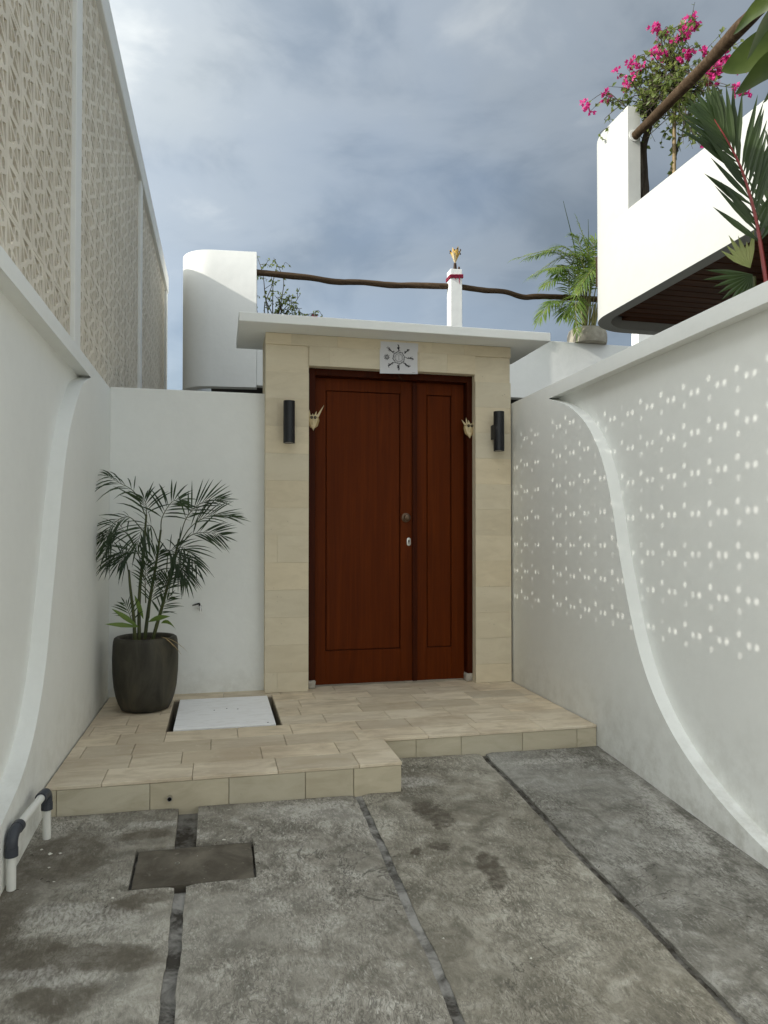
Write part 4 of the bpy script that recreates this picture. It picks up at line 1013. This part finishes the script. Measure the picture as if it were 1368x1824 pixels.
# ------------------------------------------------------------------ climbers
def small_leaf(bm, p, d, L, W):
    d = d.normalized(); s = d.cross(Vector((random.uniform(-1, 1), random.uniform(-1, 1), random.uniform(-1, 1))))
    s = s.normalized() if s.length > 1e-3 else d.orthogonal().normalized(); nn = d.cross(s)
    a = bm.verts.new(p); b = bm.verts.new(p + d * L * 0.45 + s * W / 2 + nn * W * .15); c = bm.verts.new(p + d * L); e = bm.verts.new(p + d * L * 0.45 - s * W / 2 + nn * W * .15); m = bm.verts.new(p + d * L * .5)
    bm.faces.new((a, b, m)); bm.faces.new((b, c, m)); bm.faces.new((c, e, m)); bm.faces.new((e, a, m))
def rv(s=1.0): return Vector((random.gauss(0, s), random.gauss(0, s), random.gauss(0, s)))
def branch(wb, lbm, a, b, r0, r1, sag, nleaf, L, W, wig=0.05, n=8):
    a, b = Vector(a), Vector(b); P = []
    m1 = a.lerp(b, .35) + rv(wig) + Vector((0, 0, sag)); m2 = a.lerp(b, .7) + rv(wig) + Vector((0, 0, sag * 1.1))
    P = catmull([a, m1, m2, b], n); k = len(P); tube(wb, P, [r0 + (r1 - r0) * i / (k - 1) for i in range(k)], 5)
    for i in range(nleaf):
        t = random.uniform(0.15, 1.0); f = t * (k - 1); j = min(int(f), k - 2); p = P[j].lerp(P[j + 1], f - j)
        small_leaf(lbm, p, rv() + Vector((0, 0, -0.5)), L * random.uniform(.6, 1.2), W * random.uniform(.7, 1.1))
    return P
def cluster(parent, c, n, r, mat):
    bm = BM(); c = Vector(c)
    for k in range(n):
        u = rv(); u.normalize(); p = c + u * r * random.uniform(0.3, 1.0)
        for q in range(3):
            d = (u * 0.8 + rv(0.7)); small_leaf(bm, p, d, random.uniform(.030, .042), random.uniform(.026, .036))
    obj('flower_cluster', bm, mat, parent)
bou = thing('bougainvillea', 'magenta flowering bougainvillea in the planter of the right villa wing', 'shrub', (3.60, 5.45, 3.74))
wb = BM(); lf = BM()
trunk = catmull([(3.57, 5.50, 3.72), (3.58, 5.50, 4.1), (3.56, 5.48, 4.45), (3.60, 5.40, 4.75)], 8); tube(wb, trunk, [0.045 - 0.02 * i / (len(trunk) - 1) for i in range(len(trunk))], 10, bump=.3)
for c in ([(3.50, 5.45, 3.72), (3.48, 5.44, 4.0), (3.53, 5.46, 4.2), (3.49, 5.42, 4.5)], [(3.62, 5.42, 3.72), (3.66, 5.3, 4.05), (3.72, 5.2, 4.45)], [(3.56, 5.48, 4.3), (3.46, 5.46, 4.05), (3.49, 5.40, 3.80)]):
    P = catmull(c, 8); tube(wb, P, [0.022 - 0.010 * i / (len(P) - 1) for i in range(len(P))], 7, bump=.3)
FL = [(3.76,5.11,5.36),(3.73,5.12,5.31),(3.55,5.26,5.24),(3.54,5.27,5.16),(3.53,5.27,5.37),(3.60,5.25,5.32),(3.48,5.08,5.02),(3.40,5.40,5.16),(3.43,5.30,5.07),(3.33,5.32,4.97),(3.29,5.33,4.91),(3.24,5.55,4.94),(3.34,5.52,5.13),(3.16,5.67,4.86),(3.12,5.68,4.92),(3.59,5.05,5.14),(3.66,5.04,5.17),(3.58,4.95,4.95),(3.63,4.94,4.95),(3.66,4.84,4.91),(3.75,4.71,4.82),(3.80,4.70,4.74),(3.75,4.82,4.77),(3.72,4.82,4.70),(3.77,4.81,4.70),(3.76,4.51,4.63),(3.72,4.52,4.44),(3.79,4.51,4.43),(3.57,4.67,4.10)]
hubs = [Vector(p) for p in ((3.52, 5.35, 4.80), (3.60, 5.25, 4.90), (3.66, 5.10, 4.75), (3.45, 5.42, 4.72), (3.60, 5.18, 5.0))]
for f in FL:
    h = min(hubs, key=lambda q: (q - Vector(f)).length); branch(wb, lf, h, f, 0.006, 0.0016, 0.06, 11, .052, .034, .04)
for k in range(95):
    h = random.choice(hubs); d = rv(); d.normalize(); e = h + Vector((d.x * .30, d.y * .55, d.z * .40)) * random.uniform(.6, 1.1); e.z = max(e.z, 4.42); e.x = max(e.x, 3.36 if e.z < 4.85 else 3.2); branch(wb, lf, h, e, 0.005, 0.0014, 0.02, 13, .052, .034, .06, 5)
for k in range(22):                         # drooping sprays on the near side
    h = hubs[2] + rv(.08); e = Vector((3.62 + random.uniform(-.08, .12), 4.98 + random.uniform(-.28, .28), random.uniform(4.08, 4.6))); branch(wb, lf, h, e, 0.005, 0.0015, 0.10, 16, .058, .040, .04, 6)
for h in hubs: branch(wb, lf, trunk[-4], h, 0.016, 0.009, .03, 4, .05, .035, .03)
obj('branches', wb, 'bark', bou, smooth=60); lo = obj('foliage', lf, 'vine_leaf', bou); lo['kind'] = 'stuff'
for i, f in enumerate(FL):
    big = i in (0, 1, 20, 22, 25); cluster(bou, f, 26 if big else random.choice((6, 8, 11)), 0.066 if big else 0.040, 'bract_petal')
stk = thing('bamboo_stake', 'thin brown bamboo stake standing in the bougainvillea planter', 'stake', (3.66, 5.20, 3.74))
bm = BM(); tube(bm, [(3.66, 5.20, 3.70), (3.665, 5.20, 4.3), (3.675, 5.20, 4.95), (3.68, 5.20, 5.15)], [0.016, 0.015, 0.013, 0.010], 8); obj('cane', bm, 'bamboo', stk, smooth=50)

sb_ = thing('bougainvillea', 'sparse thin twigged bougainvillea beside the corner tower behind the log rail', 'shrub', (0.62, 9.9, 3.4))
wb = BM(); lf = BM(); H = Vector((0.62, 9.95, 3.95))
for e in ((0.36, 9.9, 4.92), (0.50, 9.9, 4.99), (0.73, 9.9, 4.97), (0.78, 9.9, 4.8), (0.70, 9.9, 4.72), (0.95, 9.9, 4.45), (1.10, 9.9, 4.50), (1.30, 9.9, 4.25), (1.35, 9.9, 4.22), (1.20, 9.9, 4.12), (1.05, 9.9, 4.05), (0.85, 9.9, 4.3), (0.75, 9.9, 4.45), (0.60, 9.9, 4.55), (1.12, 9.9, 4.3), (0.95, 9.9, 4.15), (0.80, 9.9, 4.1), (1.0, 9.9, 4.38)):
    P = branch(wb, lf, H + Vector((random.uniform(-.1, .25), 0, random.uniform(-.1, .15))), e, .009, .003, .05, 10, .055, .035, .05)
    for k in range(3):
        q = random.choice(P[6:]); branch(wb, lf, q, q + Vector((random.uniform(-.12, .22), random.uniform(-.1, .1), random.uniform(-.12, .16))), .004, .002, .02, 6, .05, .032, .02, 4)
obj('branches', wb, 'bark', sb_, smooth=60); lo = obj('foliage', lf, 'vine_leaf', sb_); lo['kind'] = 'stuff'
cluster(sb_, (1.29, 9.9, 4.20), 3, .025, 'bract_petal')

# ------------------------------------------------------------------ areca palm in a stone pot on the terrace
ap = Vector((5.30, 9.62, 3.966))
urn = thing('stone_planter', 'weathered pale stone planter on the rear terrace parapet', 'planter', ap)
bm = BM(); lathe(bm, [(0.275, 0.0), (0.285, 0.03), (0.287, 0.10), (0.280, 0.16), (0.262, 0.205), (0.235, 0.225), (0.215, 0.22), (0.21, 0.17)], ap, 40); obj('planter_body', bm, 'weathered_stone', urn, smooth=50)
bm = BM(); lathe(bm, [(0.20, 0.15), (0.211, 0.172), (0.05, 0.18)], ap, 24); obj('potting_soil', bm, 'soil', urn)
ar = thing('areca_palm', 'lush yellow green areca palm growing in the stone planter on the rear terrace', 'palm', ap + Vector((0, 0, .17)))
for k in range(12):
    a = random.uniform(0, 6.28); rr = random.uniform(.03, .13); b = ap + Vector((rr * math.cos(a), rr * math.sin(a), .17)); bm = BM(); e = b + Vector((rr * .8 * math.cos(a), rr * .8 * math.sin(a), random.uniform(.3, .55)))
    tube(bm, [b, b.lerp(e, .5), e], [.017, .013, .009], 7); obj('stem', bm, 'yellow_stalk', ar, smooth=50)
AF = [
    [(5.228, 9.5, 4.176), (5.097, 9.45, 4.866), (4.699, 9.4, 5.201), (4.219, 9.35, 5.062)],
    [(5.228, 9.5, 4.176), (5.143, 9.5, 5.035), (4.877, 9.5, 5.34), (4.524, 9.5, 5.21)],
    [(5.255, 9.6, 4.178), (5.233, 9.6, 5.042), (5.145, 9.55, 5.447), (5.011, 9.5, 5.534)],
    [(5.228, 9.5, 4.176), (5.007, 9.4, 4.695), (4.697, 9.3, 4.793), (4.434, 9.25, 4.651)],
    [(5.228, 9.5, 4.176), (4.961, 9.4, 4.486), (4.608, 9.35, 4.461), (4.372, 9.3, 4.177)],
    [(5.255, 9.6, 4.178), (5.323, 9.6, 5.133), (5.389, 9.6, 5.47), (5.553, 9.6, 5.569)],
    [(5.228, 9.5, 4.176), (5.052, 9.45, 4.863), (4.831, 9.35, 5.008), (4.584, 9.3, 4.89)],
    [(5.228, 9.5, 4.176), (5.05, 9.35, 4.452), (4.828, 9.25, 4.387), (4.695, 9.2, 4.223)],
    [(5.255, 9.6, 4.178), (5.277, 9.6, 4.881), (5.188, 9.5, 5.204), (4.965, 9.4, 5.225)],
    [(5.255, 9.6, 4.178), (5.367, 9.6, 4.888), (5.46, 9.6, 5.228), (5.689, 9.6, 5.331)],
    [(5.228, 9.5, 4.176), (5.185, 9.35, 4.626), (5.007, 9.2, 4.777), (4.829, 9.1, 4.599)],
    [(5.30, 9.6, 4.18), (5.45, 9.5, 4.70), (5.70, 9.4, 4.85), (5.95, 9.3, 4.65)],
    [(5.30, 9.6, 4.18), (5.30, 9.35, 4.75), (5.25, 9.1, 4.95), (5.15, 8.95, 4.80)],
    [(5.30, 9.7, 4.18), (5.25, 9.9, 4.90), (5.00, 10.1, 5.25), (4.70, 10.2, 5.15)]]
AF += [[(a + random.uniform(-.05, .05) * q, b + random.uniform(-.12, .12) * q, c + random.uniform(-.10, .06) * q) for q, (a, b, c) in enumerate(c_)] for c_ in AF[:11]]
for c_ in AF:
    hx = Vector(c_[-1]) - Vector(c_[0]); hx.z = 0; hx.normalize()
    add_frond(ar, c_, 26, .27, .022, (hx * .25 + Vector((0, -.30, .85))), 'palm_leaf_lush', 'yellow_stalk', angle=52, droop=.42, start=.34, r0=.010, lift=.10, jitter=.08)
for (dx, z) in ((-.40, 6.05), (.0, 5.82)):
    bm = BM(); b = ap + Vector((-.05, 0, .5)); e = Vector((ap.x + dx, ap.y - .05, z)); P = catmull([b, b.lerp(e, .5) + Vector((.04, 0, .02)), e], 8); tube(bm, P, [.016 - .013 * i / (len(P) - 1) for i in range(len(P))], 6); obj('spear_leaf', bm, 'palm_leaf_dark', ar, smooth=50)

# ------------------------------------------------------------------ planting between the right wall and the wing
wp = thing('red_stem_palm', 'dark green feather palm with a red stalk rising behind the right wall', 'palm', (2.75, 3.05, -0.3))
bm = BM(); P = catmull([(2.80, 3.10, -0.40), (2.76, 3.06, 0.8), (2.71, 3.03, 1.7), (2.654, 3.012, 2.231)], 8); tube(bm, P, [.030 - .012 * i / (len(P) - 1) for i in range(len(P))], 10); obj('stem', bm, 'red_stem', wp, smooth=50)
FC = (-.36, -.92, -.10)
add_frond(wp, [(2.654, 3.012, 2.231), (2.62, 3.015, 2.48), (2.579, 3.02, 2.716), (2.516, 3.031, 2.938), (2.442, 3.045, 3.091), (2.38, 3.058, 3.196)], 25, .335, .034, FC, 'wax_palm_leaf', 'red_stem', angle=31, droop=.05, start=.28, r0=.013, jitter=.05, lift=.06, taper=.35)
add_frond(wp, [(2.70, 3.06, 2.10), (2.80, 3.15, 2.62), (2.88, 3.20, 2.93), (2.95, 3.233, 3.256)], 20, .34, .036, FC, 'wax_palm_leaf', 'red_stem', angle=34, droop=.06, start=.38, r0=.012, jitter=.05, lift=.05)
fp = thing('fan_leaf_plant', 'small fan leaved plant with pale tips just above the right wall coping', 'plant', (2.70, 3.20, -0.3))
bm = BM(); tube(bm, catmull([(2.74, 3.22, -.4), (2.72, 3.20, 1.2), (2.66, 3.13, 2.46)], 8), .012, 8); obj('stem', bm, 'palm_stalk', fp, smooth=50)
bm = BM(); c = Vector((2.650, 3.125, 2.47))
for k in range(10):
    a = R(172 + 11 * k); d = Vector((math.cos(a) * .95, -math.cos(a) * .2, math.sin(a))); blade(bm, c, d, (.26 - .10 * abs(math.sin(a))) * random.uniform(.85, 1.1), .026, .06, d.cross(Vector((-.3, -.95, .1))), .35, 4, .5)
obj('fan_leaf', bm, 'wax_palm_leaf', fp)
bm = BM(); c = Vector((2.632, 3.12, 2.50))
for k in range(6):
    a = R(84 + 13 * k); d = Vector((math.cos(a) * .95, -math.cos(a) * .2, math.sin(a))); blade(bm, c, d, .19 * random.uniform(.75, 1.1), .028, .03, d.cross(Vector((-.3, -.95, .1))), .35, 4, .5)
obj('pale_leaf', bm, 'pale_leaf', fp, label='pale yellow young leaves')
bt = thing('broad_leaf_plant', 'tall plant with big broad green leaves hanging in at the upper right corner', 'plant', (2.72, 2.45, -0.3))
bm = BM(); tube(bm, catmull([(2.78, 2.45, -.4), (2.76, 2.45, 1.2), (2.70, 2.45, 2.5), (2.60, 2.45, 3.40)], 8), .022, 8); obj('stem', bm, 'palm_stalk', bt, smooth=50)
BL = [[(2.60, 2.45, 3.30), (2.45, 2.58, 3.325), (2.36, 2.755, 3.325), (2.312, 2.917, 3.335)], [(2.60, 2.45, 3.38), (2.46, 2.55, 3.50), (2.37, 2.72, 3.52), (2.365, 2.901, 3.507)], [(2.60, 2.45, 3.36), (2.36, 2.50, 3.42), (2.22, 2.53, 3.28), (2.142, 2.549, 3.12)],
      [(2.60, 2.45, 3.10), (2.34, 2.43, 3.12), (2.18, 2.48, 3.06), (2.095, 2.563, 2.979)], [(2.60, 2.45, 2.95), (2.30, 2.38, 3.02), (2.14, 2.355, 2.95), (2.062, 2.368, 2.821)], [(2.60, 2.45, 3.40), (2.50, 2.50, 3.62), (2.38, 2.60, 3.68), (2.30, 2.68, 3.62)]]
WD = [.150, .085, .060, .105, .085, .09]
for c_, wd in zip(BL, WD):
    bm = BM(); P = catmull(c_, 7); n = len(P); ws = []
    for i in range(n):
        t = i / (n - 1); ws.append(0.010 if t < .16 else wd * max(.01, math.sin(math.pi * min(1, (t - .14) / .86)) ** .75))
    T = (P[-1] - P[0]).normalized(); sd = T.cross(Vector((-.30, -.86, -.42))).normalized(); strip(bm, P, ws, sd, .30, sd.cross(T)); obj('broad_leaf', bm, 'broad_leaf', bt, smooth=60)

# ------------------------------------------------------------------ litter on the driveway
bm = BM()
def flake(x, y, s):
    z = gz(x, y) + .006; n = random.randint(4, 6); c = [Vector((x + s * random.uniform(.4, 1) * math.cos(6.28 * k / n), y + s * random.uniform(.4, 1) * math.sin(6.28 * k / n), z + random.uniform(0, .003))) for k in range(n)]
    t_ = bm.verts.new((x, y, z + s * .5)); vs = [bm.verts.new(q) for q in c]
    for k in range(n): bm.faces.new((vs[k], vs[(k + 1) % n], t_))
for x, y, s in ((-.66, 3.17, .014), (-.62, 3.165, .011), (-.70, 3.21, .010), (-.60, 2.95, .008), (.03, 3.165, .010), (.06, 3.17, .006), (-.37, 2.80, .008), (-.72, 2.62, .007), (0.15, 2.60, .006), (.75, 2.35, .006), (1.0, 2.2, .006), (-.64, 3.06, .007)): flake(x, y, s)
for k in range(40): flake(random.uniform(-.7, 2.1), random.uniform(1.6, 3.4), random.uniform(.002, .0045))
tag(obj('litter', bm, 'debris'), 'small pale crumbs and flakes scattered on the driveway', 'litter', kind='stuff')
bm = BM()
for k in range(26):
    x, y = random.choice([(random.uniform(-.75, -.62), random.uniform(2.9, 3.4)), (random.uniform(.142, .17), random.uniform(2.9, 3.12)), (random.uniform(1.48, 1.52), random.uniform(2.2, 3.8)), (random.uniform(-.6, 2.0), random.uniform(1.8, 3.3))])
    a = random.uniform(0, 6.28); L_ = random.uniform(.008, .024); z = gz(x, y) + .006
    tube(bm, [(x, y, z), (x + L_ * .5 * math.cos(a) + .002, y + L_ * .5 * math.sin(a), z + .003), (x + L_ * math.cos(a), y + L_ * math.sin(a), z)], .0012, 4)
tag(obj('dry_twigs', bm, 'twig'), 'tiny dark dry twigs lying on the driveway', 'litter', kind='stuff')
